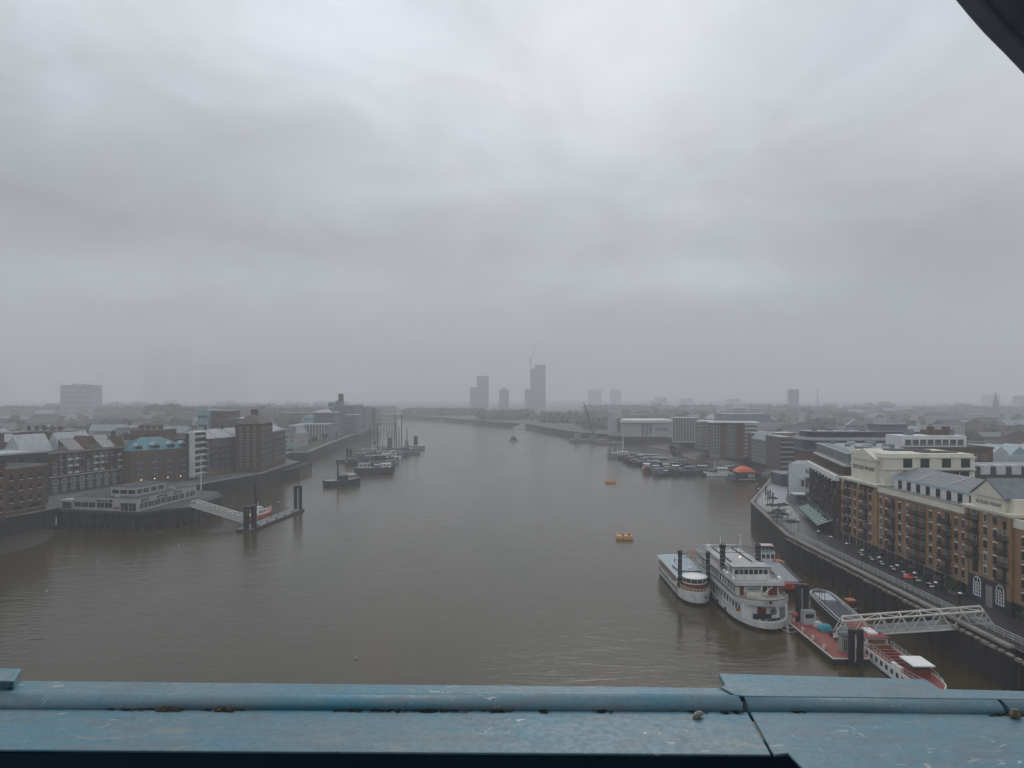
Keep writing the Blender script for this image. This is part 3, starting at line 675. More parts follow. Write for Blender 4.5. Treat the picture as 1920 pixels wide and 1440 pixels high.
MB().box(-.5, -1.3, h+.13, L+.5, 1, h+.9).build('roof_edge', white, t)
t, L, h = pix('glass_river_flats', 'teal upper block with a flying curved white roof above the glazed flats', 570, 586, 818, 779, 26, tealp, None, 4, 3, wg, d=705)
t, L, h = pix('glass_river_flats', 'dark teal slab with a wing shaped overhanging roof', 587, 626, 818, 774, 30, bluegrey, None, 5, 8, wg, d=715)
MB().prism([(-3,-3),(L+3,-3),(L+2,15),(-2,15)], h, h+.8).prism([(2,-1),(L-3,-1),(L-5,12),(6,12)], h+.803, h+3.4, top=[(L*.4,1),(L*.7,1),(L*.66,9),(L*.45,9)]).build('wing_roof', offwhite, t)
t, L, h = pix('stepped_tower', 'stepped blue grey riverside tower with a dark lift housing on top', 626, 667, 800, 760, 40, bluegrey, leadroof, 7, 7, wg, d=800)
MB().box(1, 4, h, 8, 14, h+5).build('roof_house', bluegrey, t); MB().box(3.6, 5, h+5.003, 7.8, 12, h+12.5).build('lift_tower', plum_brick, t)
pix('stepped_tower', 'slim teal glazed stair tower left of the stepped tower', 615, 624, 800, 754, 14, tealp, leadroof, 7, 2, wsm, d=820)
pix('stepped_tower', 'low terrace of blue grey flats with pale roof edges in front of the stepped tower', 644, 668, 806, 778, 30, bluegrey, offwhite, 4, 5, wg, d=780)
for i, (a, b_, dd, top, lab) in enumerate(((668,684,860,763,'hazy riverside block with pale balconies beyond the stepped tower'),(684,694,930,765,'hazy brown riverside block, second before the jetty'),(694,704,1000,767,'hazy dark end block standing beside the timber jetty'))):
    t, L, h = pix('riverside_block', lab, a, b_, 0, top, 40, [bluegrey, plum_brick, bluegrey][i], leadroof, 6, 4, wg, d=dd)
# more roofs behind the dark warehouse
t, L, h = pix('brick_block', 'brown chimneyed terrace behind the dark warehouse', 22, 118, 850, 809, 14, brown_brick, slate, 0, 0, None, d=390)
for x in lin(3, L-3, 5): chimney(t, x, 6, h, brown_brick, 1.6, 2.2)
t, L, h = pix('brick_block', 'low dark terrace with a white end wall behind the corner block', -40, 24, 850, 812, 14, plum_brick, slate, 0, 0, None, d=330)
MB().box(L-3.5, -.4, h-4, L, 0, h-.3).build('white_end', white, t)
t, L, h = pix('brick_block', 'dull red terrace beneath the chimneys behind the turquoise roof', 244, 306, 840, 806, 16, brown_brick, slate, 0, 0, None, d=400)
for x in lin(2, L-2, 4): chimney(t, x, 5, h, brown_brick, 2.6, 2)
# garden wall kiosk
t, L, h = pix('garden_kiosk', 'small blue green kiosk at the garden end beside the brown block', 537, 553, 849, 836, 6, tealp, slate, 1, 3, win_mesh(1.6,1.8,grey,glass), d=533)
# ---- jetty by the end block
j = thing('timber_jetty', 'hazy white hut on a dark timber jetty reaching from the far left bank', 'jetty', (XD(705,1010), 1010, 0))
w_ = XD(742,1010) - XD(705,1010)
MB().box(0, 0, 9, w_, 10, 10).build('jetty_deck', timber, j)
for x in lin(0, w_, 7):
    for y in (1, 9): MB().tube((x, y, -1), (x, y, 9), .5, 6).build('pile', timber, j)
for k in range(5): MB().box(k*w_/5+.6, 2, 10.003, (k+1)*w_/5-.9, 8, 15).build('hut_bay', offwhite, j)
MB().box(-.5, 1, 15.003, w_, 9, 15.6).build('hut_roof', slate, j)
# ---- flag mast, embankment lamps
p = W(384, 918, Q); d_ = 330
t = thing('flag_mast', 'white flag mast with a yard arm in front of the balcony tower', 'mast', (XD(377,d_), d_, 5))
MB().tube((0,0,0), (0,0,ZD(856,d_)-5), .26, 8, .14).build('pole', white, t); MB().tube((-2.2,0,7.2),(2.2,0,7.2),.1,6).tube((-1.5,0,7.2),(0,0,5.4),.07,5).build('yard_arm', white, t)
# ================================================================== LEFT PIER: white riverside building on a piled deck
PA, PB, PC = (-161, 268), (-132, 261.5), (-128, 301)
t = thing('pier_platform', 'dark piled timber platform carrying the low white building', 'pier', (PA[0], PA[1], 0))
def rel(ps): return [(a - PA[0], b_ - PA[1]) for a, b_ in ps]
MB().prism(rel([(-166,268.6),(-132,260.5),(-129.5,261.3),(-126.5,269),(-119.3,273),(-118.6,304),(-127,318),(-150,326),(-166,300)]), 5.9, 6.9).build('deck', deckwood, t)
for (x0, y0, x1, y1, n) in ((-164,269.5,-131.5,262.3,12),(-131,262.5,-127,270,3),(-126,270.5,-119.8,274,4),(-119.4,277,-119.2,302,6)):
    for k in range(n):
        x, y = x0+(x1-x0)*k/(n-1), y0+(y1-y0)*k/(n-1); MB().tube((x-PA[0], y-PA[1], -1), (x-PA[0], y-PA[1], 5.9), .42, 7).build('pile', timber, t)
ribbon([(a-PA[0], b_-PA[1]) for a, b_ in [(-165.5,270.2),(-131.5,263.4),(-127.5,270)]], 1.2, 5.9, .3).build('timber_fendering', timber, t)
ribbon([(a-PA[0], b_-PA[1]) for a, b_ in [(-127,270.6),(-119.8,275),(-119.2,304)]], 1.0, 5.9, .3).build('timber_fendering', timber, t)
rail([(a-PA[0], b_-PA[1]) for a, b_ in [(-119.5,276),(-118.9,303.8),(-127,317.7)]], 6.9, 1.1, 2.2, .05, 2).build('railing', ironrail, t)
pb_ = thing('pier_building', 'low white flat roofed building with wide windows and dark sign bands on the piled platform', 'building', (PA[0], PA[1], 6.9))
Z3 = 4.3
fp_ = rel([(-158.6,267.8),(-132.4,261.9),(-128.2,300.5),(-150,304),(-158,290)])
MB().prism(fp_, 0, Z3).build('wall', pierwhite, pb_)
MB().prism([(x*.985+.1, y*.985+.35) for x, y in fp_], Z3+.003, Z3+.12).build('roof', roofdark, pb_)
def facade(A, B, spans, z0, z1, name, mat, out=.06):
    A, B = Vector(A), Vector(B); d = B - A; L = d.length; rz = math.atan2(d.y, d.x)
    for (u0, u1) in spans:
        o = MB().box(0, -out, 0, (u1-u0)*L, .05, z1-z0).build(name, mat, pb_, (A.x+d.x*u0, A.y+d.y*u0, z0), rz); yield o, (u1-u0)*L
for o, l_ in facade(fp_[0], fp_[1], [(.015,.11),(.125,.225),(.24,.335),(.37,.475),(.49,.6)], 1.0, 2.7, 'window', glass):
    MB().box(l_/2-.04, -.1, 0, l_/2+.04, -.06, 1.7).build('mullion', pierwhite, o)
for o, l_ in facade(fp_[0], fp_[1], [(.735,.845),(.86,.965)], .15, 2.9, 'window', glass):
    MB().box(l_/2-.05, -.1, 0, l_/2+.05, -.06, 2.75).box(0, -.1, 1.2, l_/2-.052, -.06, 1.3).build('mullion', pierwhite, o)
for o, l_ in facade(fp_[0], fp_[1], [(.615,.715)], .5, 1.5, 'notice_panel', M('notice_brown', (.2,.13,.12), .7, .4, 3)): pass
def glyphs(o, l_, z, h):
    b = MB(); x = l_*.12; random.seed(5)
    for wd in (1, 4, 2, 4):
        for k in range(wd):
            w_ = h*.55; b.box(x, -.12, z, x+w_*.28, -.075, z+h); b.box(x+w_*.3, -.12, z+h*(.7 if k % 2 else 0), x+w_, -.076, z+h*(1 if k % 2 else .28)); x += w_*1.25
        x += h*.5
    b.build('lettering', white, o)
for o, l_ in facade(fp_[0], fp_[1], [(.365,.605)], 2.95, 4.1, 'sign_band', signblack, .075):
    glyphs(o, l_, .2, .5); MB().box(0, -.55, 1.0, l_, -.08, 1.2).build('sign_hood', palegrey, o)
sp = [(.03,.08),(.10,.15),(.165,.24),(.26,.35),(.37,.44),(.46,.53),(.55,.66),(.68,.76),(.80,.86),(.88,.97)]
for o, l_ in facade(fp_[1], fp_[2], sp, .9, 2.7, 'window', glass2): MB().box(l_/2-.05, -.1, 0, l_/2+.05, -.06, 1.8).build('mullion', pierwhite, o)
for o, l_ in facade(fp_[1], fp_[2], [(.05,.17),(.30,.46),(.58,.72)], 2.95, 4.15, 'sign_band', signblack, .075): glyphs(o, l_, .25, .45)
up = rel([(-147.5,272),(-137,269.6),(-134.5,287),(-145,290)])
MB().prism(up, Z3+.12, Z3+3.3).build('upper_storey', pierwhite, pb_); MB().prism([(x*1.0, y) for x, y in up], Z3+3.303, Z3+3.5).build('upper_roof', roofdark, pb_)
for o, l_ in facade(up[0], up[1], [(.06,.33),(.38,.65),(.70,.96)], Z3+.95, Z3+2.3, 'upper_window', glass): pass
for o, l_ in facade(up[1], up[2], [(.03,.2),(.24,.42),(.5,.68),(.74,.94)], Z3+.95, Z3+2.5, 'upper_window', glass2): pass
for (x, y) in ((-136,295),(-139,294),(-133,291),(-143,268),(-137,279+12),(-148,296)):
    MB().prism(circ(x-PA[0], y-PA[1], .9, 10), Z3+.12, Z3+.55).build('roof_vent', pierwhite, pb_)
MB().box(0,0,0,5,4,3.4).build('entrance_porch', [palegrey], pb_, (-164.0-PA[0], 268.8-PA[1], 0), R(-12))
MB().box(.8,-.06,.2,4.6,0,2.6).build('porch_glazing', glass2, pb_, (-164.0-PA[0], 268.8-PA[1], 0), R(-12))
# mooring post in front
t = thing('mooring_post', 'thin pole with a pale top standing in the water before the pier platform', 'post', (*W(105,1008,0)[:2], 0))
MB().tube((0,0,-1),(0,0,4.4),.16,6).build('shaft', timber, t); MB().tube((0,0,4.4),(0.1,0,7.0),.14,6,.1).build('pale_top', white, t)
# ================================================================== RIGHT BANK: the brick warehouse row (three attached ranges)
FX = 93.0
def rt(Y0, Y1, label, depth, h, wall, name='brick_warehouse', x=FX):
    """range along the promenade: local x runs towards the viewer from Y1 (far) to Y0 (near), local y into the building"""
    t = thing(name, label, 'building', (x, Y1, Q), R(-90)); L = Y1 - Y0
    MB().box(0, 0, 2.7, L, depth, h).build('wall', wall, t)
    return t, L
wsq = win_mesh(1.15, 1.5, ironrail, glass, arch=True, bars=(1,1), lint=cream, sill=coping)
wtall = win_mesh(1.15, 1.95, ironrail, glass, arch=True, bars=(1,1), lint=cream)
def bal_mesh(w_, d_=1.25):
    b = MB().box(-w_/2, -d_, -.14, w_/2, 0, 0)
    for k in range(int(w_/.22)+1): b.box(-w_/2+k*.22-.02, -d_, 0, -w_/2+k*.22+.02, -d_+.04, 1.0)
    for s_ in (-1, 1):
        for k in range(5): b.box(s_*w_/2-.02, -d_+.2+k*.25, 0, s_*w_/2+.02, -d_+.24+k*.25, 1.0)
    b.box(-w_/2, -d_-.01, 1.0, w_/2, -d_+.05, 1.06).box(-w_/2-.02, -d_+.051, 1.0, -w_/2+.04, 0, 1.06).box(w_/2-.04, -d_+.051, 1.0, w_/2+.02, 0, 1.06)
    return b.mesh('balcony', ironrail)
BAL = {k: bal_mesh(k) for k in (2.6, 3.4, 4.2, 5.2)}
plantm = []
for v in range(3):
    b = MB(); random.seed(40+v)
    for k in range(70):
        c = Vector((random.gauss(0,.55), random.gauss(-.6,.22), random.uniform(.05,1.0))); r = random.uniform(.08,.2); a = random.uniform(0,6.3)
        b.poly([c+Vector((math.cos(a+i*2.1)*r, math.sin(a+i*2.1)*r*.6, random.uniform(-r,r))) for i in range(3)])
    plantm.append(b.mesh('balcony_plants', leaf))
def door_strip(t, x, z0, z1, w_=1.5, bw=2.6, zs=()):
    MB().box(x-w_/2, -.10, z0, x+w_/2, .02, z1).build('loading_door_strip', black, t)
    for i, z in enumerate(zs):
        o = inst(BAL[bw], 'balcony', t, (x, -.1, z))
        if (i*3 + int(x)) % 4 != 0: inst(plantm[(i+int(x)) % 3], 'balcony_plants', o)
        win(t, x, z+.12, win_mesh(w_*.8, 1.9, palegrey if i % 2 else ironrail, glass2 if i % 3 else glass, bars=(1,1)), -.14)
wsq2 = win_mesh(1.15, 1.5, ironrail, glass2, arch=True, bars=(1,1), lint=cream, sill=coping); wsq3 = win_mesh(1.15, 1.5, offwhite, glass, arch=True, bars=(1,0), lint=cream, sill=coping)
def columns(t, L, Y1, Ys, zs, wm_=None):
    for y in Ys:
        for z in zs: win(t, Y1 - y, z, random.choice((wsq, wsq, wsq, wsq2, wsq3)))
def pilaster(t, x, h, w_=1.5, mat=None):
    MB().box(x-w_/2, -.28, 2.7, x+w_/2, 0, h).build('pilaster', mat or stock2, t)
def ground_floor(t, L, depth, cols=6, mat=hullnavy):
    MB().box(0.1, 1.2, 0, L-.1, depth, 2.7).build('ground_floor_front', mat, t)
    for k in range(cols+1): MB().tube((L*k/cols if 0<k<cols else (.35 if k==0 else L-.35), .3, 0), (L*k/cols if 0<k<cols else (.35 if k==0 else L-.35), .3, 2.7), .2, 8).build('column', coping, t)
    for k in range(cols):
        x = L*(k+.5)/cols; f = MB().box(x-L/cols*.38, 1.1, .2, x+L/cols*.38, 1.2, 2.3).build('shop_window', glass, t)
    MB().box(0, -.12, 2.58, L, .0, 2.86).build('string_course', coping, t)
# --- six storey range with the signed pediment
t, L = rt(188, 208.5, 'yellow brick six storey warehouse with a big cream attic, pediment and crisp sign', 26, 17.6, stock)
six = [3.6 + 2.55*k for k in range(5)] + [16.15]
columns(t, L, 208.5, (205.9, 203.5, 200.6, 197.2, 192.0), six[:5]); columns(t, L, 208.5, (205.9, 203.5, 200.6, 197.2, 192.0), [15.75])
door_strip(t, 208.5-204.7, 2.9, 16.8, 1.0, 2.6, [3.6+2.55*k for k in range(5)]); door_strip(t, 208.5-194.6, 2.9, 16.8, 1.5, 2.6, [3.6+2.55*k for k in range(5)])
pilaster(t, .8, 17.6); pilaster(t, L-.8, 17.6, 1.6); ground_floor(t, L, 26, 5)
co = MB().box(-.3, -.5, 17.603, L+.3, 26.2, 17.95).box(-.5, -.75, 17.953, L+.5, 26.4, 18.35).build('cornice', cream, t)
for k in range(14): MB().box(1.6+k*1.28, -.62, 16.95, 2.1+k*1.28, -.02, 17.6).build('bracket', ironrail if k % 7 else cream, co)
# cream attic set back from the cornice
at = MB().box(1.0, 2.2, 18.35, L-1.2, 25.4, 25.0).build('attic', cream, t)
MB().box(.7, 1.9, 25.003, L-.9, 25.7, 25.4).box(.8, 2.0, 21.9, L-1.0, 25.6, 22.1).box(.75, 1.95, 22.103, L-.95, 25.65, 22.3).build('attic_cornice', cream, t)
MB().box(1.2, 2.4, 25.403, L-1.4, 25.2, 26.1).build('attic_parapet', cream, t)
# sign wall towards the river with its pediment
sg = MB().box(4.2, 1.2, 18.36, 16.6, 2.2, 24.0).build('sign_wall', cream, t)
k0 = MB().loft([[(3.6,.9,24.003),(17.2,.9,24.003),(17.2,.9,24.6),(10.4,.9,26.9),(3.6,.9,24.6)],[(3.6,6,24.003),(17.2,6,24.003),(17.2,6,24.6),(10.4,6,26.9),(3.6,6,24.6)]]); k0.build('pediment', cream, t)
tm = text_mesh('BUTLERS WHARF', 1.55, ironrail)
def lettering(parent, x, y, z, me):
    o = inst(me, 'lettering', parent, (x, y, z)); o.rotation_euler = (R(90), 0, 0); return o
lettering(sg, 10.4, 1.16, 21.2, tm)
# windows of the end wall that faces the viewer
wd = win_mesh(2.3, 2.7, ironrail, glass, bars=(1,0))
for y in (8.2, 12.6, 18.1, 23.0): win(t, L-1.2, 22.6, wd, y, R(90))
for y in (9.0, 12.6, 18.1, 20.2, 22.8): win(t, L-1.2, 18.9, wd, y, R(90))
MB().box(L-1.2, 7.2, 21.75, L-.3, 24.6, 21.9).build('terrace_slab', ironrail, t); 
MB().box(4, 9, 26.1, 9, 20, 26.4).build('roof_light', roofdark, t); MB().box(11, 14, 26.1, 16, 23, 26.35).build('roof_light', roofdark, t)
# --- long five storey range
t2, L2 = rt(151, 188, 'long yellow brick warehouse range with black balconies and a set back glazed attic', 24, 16.4, stock)
five = [3.55 + 2.56*k for k in range(5)]
columns(t2, L2, 188, (186.5, 183.8, 177.4, 173.9, 164.3, 161, 154.9, 152.3), five)
door_strip(t2, 188-180.7, 2.9, 15.9, 1.5, 2.6, five); door_strip(t2, 188-170.6, 2.9, 16.0, 1.5, 2.6, []); door_strip(t2, 188-167.3, 2.9, 15.9, 1.6, 2.6, []); door_strip(t2, 188-158, 2.9, 15.9, 1.5, 3.4, five)
for i, z in enumerate(five):
    o = inst(BAL[5.2], 'balcony', t2, (188-169.0, -.1, z)); inst(plantm[i % 3], 'balcony_plants', o)
    for x in (188-170.6, 188-167.3): win(t2, x, z+.12, win_mesh(1.2, 1.9, palegrey, glass2 if (i+int(x)) % 2 else glass, bars=(1,1)), -.14)
ground_floor(t2, L2, 24, 9)
MB().box(0, -.35, 16.403, L2, 24, 16.75).build('cornice', coping, t2)
MB().box(0.1, -.2, 16.753, L2-.1, .5, 18.15).build('parapet_band', cream, t2); MB().box(0, -.3, 18.153, L2, .6, 18.35).build('parapet_coping', coping, t2)
MB().box(0.1, .603, 16.753, L2-.1, 24, 17.6).build('roof_terrace', roofdark, t2)
a_ = MB().box(1.5, 3.4, 17.6, L2-1.2, 15, 20.3).build('attic', white, t2)
fas = M('pale_blue_fascia', (0.42, 0.52, 0.62), 0.5, .1, 1)
MB().box(1.3, 3.0, 20.303, L2-1.0, 3.6, 20.75).build('fascia', fas, t2)
MB().loft([[(1.4,3.1,20.76),(1.4,9.2,22.9),(1.4,15.4,20.76)],[(L2-1.1,3.1,20.76),(L2-1.1,9.2,22.9),(L2-1.1,15.4,20.76)]]).build('attic_roof', slate, t2)
for x in (11.8, 23.5): MB().loft([[(x,3.05,20.9),(x,9.2,23.05),(x,9.2,22.9),(x,3.05,20.75)],[(x+.35,3.05,20.9),(x+.35,9.2,23.05),(x+.35,9.2,22.9),(x+.35,3.05,20.75)]]).build('roof_upstand', palegrey, t2)
wat = win_mesh(1.7, 2.2, ironrail, glass, bars=(1,0))
for x in lin(2.2, L2-2, 8): win(t2, x, 17.75, wat, 3.4)
rail([(1.5,1.0),(L2-1.5,1.0)], 17.6, 1.0, 1.3, .04, 2).build('terrace_railing', palegrey, t2)
for k in range(7): MB().box(8+k*4, 1.5, 17.603, 9.2+k*4, 2.3, 18.1).build('planter', wood, t2)
# --- end range with the second sign and the tall white windows
t3, L3 = rt(137.2, 151, 'yellow brick end range with a small pediment, faded sign and two tall white arched windows', 24, 18.3, stock2, x=FX-.35)
rows = [6.1 + 2.55*k for k in range(5)]
columns(t3, L3, 151, (144.8, 141.9), rows)
door_strip(t3, 151-147.9, 5.9, 17.7, 1.6, 2.6, rows[1:]); door_strip(t3, 151-138.9, 5.9, 17.4, 1.3, 2.6, rows[:4])
pilaster(t3, .5, 18.3, 1.0); pilaster(t3, L3-.4, 18.3, 1.1)
MB().box(0.02, -.14, 0, L3-.02, 0, 5.3).build('painted_base', hullnavy, t3)
for x in (4.0, 10.9):
    f = MB(); h_ = 3.5; wd_ = 2.2
    f.box(x-wd_/2, -.3, 1.3, x+wd_/2, -.15, 1.45)
    for k in range(4): f.box(x-wd_/2+k*wd_/3-.07, -.3, 1.453, x-wd_/2+k*wd_/3+.07, -.15, 1.45+h_*.72)
    for k in range(4): f.box(x-wd_/2, -.29, 2.1+k*.62, x+wd_/2, -.16, 2.17+k*.62)
    ar = [(x+wd_/2*math.cos(math.pi*k/10), -.22, 1.45+h_*.72+wd_/2*math.sin(math.pi*k/10)) for k in range(11)]
    f.path(ar, .1, 6); f.tube((x,-.22,3.9),(x,-.22,5.05),.06,5)
    o = f.build('tall_arched_window', white, t3); MB().box(x-wd_/2, -.15+.003, 1.45, x+wd_/2, -.143+.003, 4.6).build('pane', glass, o)
MB().box(6.6, -.2, 0, 8.6, -.143, 4.2).build('entrance', M('entrance_grey', (.25,.22,.22), .7, .2, 1), t3)
MB().box(-.3, -.5, 18.303, L3+.3, 24, 18.65).box(-.5, -.75, 18.653, L3+.5, 24, 19.0).build('cornice', cream, t3)
MB().box(.4, .8, 19.003, L3-.4, 22, 21.6).build('attic', cream, t3)
s3 = MB().box(2.4, .2, 19.003, L3-2.2, .8, 21.4).build('sign_wall', cream, t3)
MB().loft([[(2.0,-.1,21.403),(L3-1.8,-.1,21.403),(L3/2,-.1,24.6)],[(2.0,16,21.403),(L3-1.8,16,21.403),(L3/2,16,24.6)]]).build('pediment_roof', cream, t3)
for s_ in (0, 1):
    x0_, x1_ = (1.6, L3/2) if s_ == 0 else (L3-1.4, L3/2)
    MB().loft([[(x0_,-.3,21.4),(x0_,16.2,21.4),(x0_,16.2,21.7),(x0_,-.3,21.7)],[(x1_,-.3,24.65),(x1_,16.2,24.65),(x1_,16.2,24.95),(x1_,-.3,24.95)]]).build('roof_slope', slate if s_ else leadroof, t3)
lettering(s3, L3/2, .16, 19.75, text_mesh('BUTLERS WHARF', 1.0, M('faded_lettering', (.2,.2,.19), .7, .1, 1)))
# --- next range, cut by the frame
t4, L4 = rt(95, 137.2, 'nearest brick range with a cream parapet band, cut by the right frame edge', 24, 16.6, stock)
columns(t4, L4, 137.2, (134.4, 131.0, 127.5, 121), [3.4 + 2.56*k for k in range(5)])
MB().box(0.1, -.2, 16.603, L4, .5, 18.2).build('parapet_band', cream, t4); MB().box(0, 1.3, 0, L4, 24, 2.7).build('ground_floor_front', roofdark, t4)
# ================================================================== dark balconied building with the green awning
t, L = bld('balconied_block', 'dark riverside block covered in black balconies with a grey attic and green awning', (105.5,262.5), (94.0,212.5), 26, 18.2, dark_brick)
MB().box(-.2, -1.2, 16.5, L+.1, .0, 18.0).build('white_fascia', white, t)
for x in lin(1, L-1, 9): MB().ball((x, -1.3, 16.2), .24, 8).build('fascia_lamp', stone, t)
MB().box(-.1, 1.6, 18.2, L-.5, 25, 20.6).build('upper_storey', dark_brick, t); MB().box(-.3, 1.3, 20.603, L-.2, 25.3, 21.1).build('upper_cornice', offwhite, t)
at = MB().box(0.3, 2.4, 21.103, L-1, 24, 24.0).build('attic', grey, t)
for x in lin(.6, L-1.4, 15): win(t, x, 21.35, win_mesh(1.7, 2.0, palegrey, glass2, bars=(1,0)), 2.4)
MB().box(0, 2.0, 24.003, L-.6, 24.4, 24.4).build('attic_roof', leadroof, t)
bb = bal_mesh(3.0, 1.4)
for i, x in enumerate(lin(.6, L-.6, 13)):
    for j in range(5):
        z = 3.4 + 2.62*j
        if (i + j) % 2 == 0 or i % 3 == 0: inst(bb, 'balcony', t, (x, 0, z))
        win(t, x, z+.1, win_mesh(1.5, 1.9, palegrey if (i*5+j*3) % 4 == 0 else ironrail, glass2 if (i+j*2) % 3 == 0 else glass, bars=(1,0)))
for k in range(9):
    x, y, s_ = 4+k*4.6, 7+(k*5) % 13, .7+.35*(k % 3); MB().box(x-s_*1.3, y-s_, 24.4, x+s_*1.3, y+s_, 25.1+.4*(k % 3)).build('roof_plant', [slate, palegrey, grey][k % 3], t)
rail([(1,3),(L-2,3)], 24.4, 1.0, 2.0, .04, 2).build('roof_railing', slate, t)
aw = MB(); n = 22
for k in range(n):
    x0_, x1_ = 6+(L-14)*k/n, 6+(L-14)*(k+1)/n
    aw.poly([(x0_,-4.6,2.3),(x1_,-4.6,2.3),(x1_,-.02,4.0),(x0_,-.02,4.0)], k % 2); aw.poly([(x0_,-4.6,2.25),(x0_,-.02,3.95),(x1_,-.02,3.95),(x1_,-4.6,2.25)], 0); aw.poly([(x0_,-4.6,1.8),(x1_,-4.6,1.8),(x1_,-4.6,2.3),(x0_,-4.6,2.3)], 0)
aw.build('awning', [green, palegreen], t)
# --- white block at the end of the plaza
t, L = bld('white_block', 'plain white rendered block at the plaza end with a stepped glass corner', (112.5,301), (121,296), 20, 13.2, M('cool_white_render', (.60,.63,.66), .8, .06, .5), roof=leadroof)
MB().box(-.35, -.1, 0, -.003, 1, 13.6).build('drainpipe_edge', bluegrey, t); MB().box(L*.45, -3.5, 0, L+3, -.003, 8.4).build('stepped_wing', offwhite, t)
for k in range(3): MB().box(L*.55+k*1.6, -3.57, 4.8, L*.55+k*1.6+1.2, -3.5, 7.4).build('window', glass2, t)
pl = thing('plaza_bar', 'small white framed bar hut in front of the white block', 'hut', (108.5,283,Q))
MB().box(0,0,0,5,6,3).build('hut_wall', [bluegrey], pl); MB().box(-.3,-.3,3.003,5.3,6.3,3.3).build('hut_roof', offwhite, pl); MB().box(.8,-.06,1.2,4.2,0,2.5).build('serving_hatch', glass, pl)
pl = thing('blue_pavilion', 'low dark blue pavilion with a curved pale pipe at the inlet edge', 'pavilion', (122,335,Q))
MB().box(0,0,0,12,14,5.2).build('pavilion_wall', navy, pl); MB().box(-.4,-.4,5.203,12.4,14.4,5.6).build('pavilion_roof', bluegrey, pl)
# --- blue glazed building with rounded upper storeys, over brick
t = thing('rounded_block', 'brick block with two dark blue glazed upper storeys and a rounded corner', 'building', (135,338,Q))
out_ = [(0+6-6*math.sin(a), 6-6*math.cos(a)) for a in [math.pi/2*k/7 for k in range(7, -1, -1)]]
plan = [(6-6*math.cos(a), 6-6*math.sin(a)) for a in [math.pi/2*k/7 for k in range(8)]] + [(58,0),(58,16),(0,16)]
MB().prism(plan, 0, 15.6).build('wall', M('rust_brick', (.12,.06,.045), .9, .3, .4), t)
big = [(6-6.8*math.cos(a), 6-6.8*math.sin(a)) for a in [math.pi/2*k/7 for k in range(8)]] + [(58.8,-.8),(58.8,16.5),(-.8,16.5)]
MB().prism(big, 15.603, 16.4).build('storey_band', bluegrey, t); MB().prism(plan, 16.403, 20.6).build('glazed_storey', navy, t)
MB().prism(big, 20.603, 21.8).build('white_rim', palegrey, t); MB().prism([(x*.94+2, y*.8+2) for x, y in plan], 21.803, 24.3).build('roof_storey', navy, t); MB().prism([(x*.95+1.5, y*.84+1.5) for x, y in big], 24.303, 24.7).build('roof_edge', leadroof, t)
for k in range(16): MB().box(7+k*3.4, -.06, 16.6, 7.2+k*3.4, 0, 20.4).build('mullion', bluegrey, t)
MB().box(34, 4, 24.7, 48, 13, 27.4).box(33.5, 3.5, 27.403, 48.5, 13.5, 27.8).build('plant_room', slate, t)
for k in range(7): MB().box(5+k*7.3, 6+(k % 3)*2, 24.7, 7+k*7.3+(k % 2), 8+(k % 3)*2, 25.5+.5*(k % 3)).build('roof_plant', [slate, grey, palegrey][k % 3], t)
for x in (14, 22, 28): MB().tube((x, 11, 24.7), (x, 11, 25.9), 1.1, 10).build('roof_vent', leadroof, t)
grid(t, lin(8, 55, 14), [3, 6, 9, 12], win_mesh(1.3, 1.9, ironrail, glass))
# --- brown blocks behind the cream attic
t, L, h = pix('long_brick_block', 'long brown brick block with a white penthouse and tall brick lift house', 1655, 1862, 900, 841, 30, brown_brick, roofdark, 0, 0, None, d=268, parapet=brown_brick)
grid(t, lin(2, L-2, 13), [h-4], win_mesh(1.5, 1.9, offwhite, glass2))
MB().box(L*.23, 4, h+.13, L*.82, 16, h+4.4).build('penthouse', white, t)
for x in lin(L*.25, L*.8, 8): MB().box(x-1.1, 3.93, h+.8, x+1.1, 4, h+3.0).build('penthouse_window', glass2, t)
rail([(L*.2, 1.2), (L*.9, 1.2)], h+.5, 1.1, 1.5, .05, 2).build('terrace_railing', palegrey, t)
MB().box(L*.56, 8, h+.13, L*.70, 16, h+6.2).build('lift_house', brown_brick, t)
for x in (L*.56, L*.70): MB().box(x-.9, 7.8, h+.13, x+.9, 10, h+7.6).build('lift_house_stack', brown_brick, t)
for x in (L*.36, L*.74): MB().box(x-1.2, 8, h+4.4, x+1.2, 11, h+6.6).build('chimney', slate, t)
t, L, h = pix('market_roofs', 'row of pale greenhouse like glazed roofs at the right frame edge', 1858, 1960, 900, 853, 34, palegrey, None, 0, 0, None, d=285)
for k in range(4): gable(7, 20, h, 3.2, 'y', .1, 1+k*7.4, 1).build('glazed_roof', tealp if k % 2 else palegrey, t)
pix('long_brick_block', 'dark slate roofed range behind the glazed roofs', 1846, 1990, 880, 838, 20, bluegrey, slate, 0, 0, None, d=340)
t, L, h = pix('dark_rear_block', 'dark flat roofed block with white dormer boxes, right of the cream attic', 1820, 1990, 930, 876, 14, roofdark, slate, 0, 0, None, d=225)
for x in lin(2, L-2, 5): MB().box(x-1.4, -.3, h-2.2, x+1.4, 3, h+.6).build('dormer_box', offwhite, t)
for k in range(5): MB().box(1, 1.5+k*2.3, h+.13, L-1, 2.6+k*2.3, h+.45).build('roof_strip', palegrey, t)
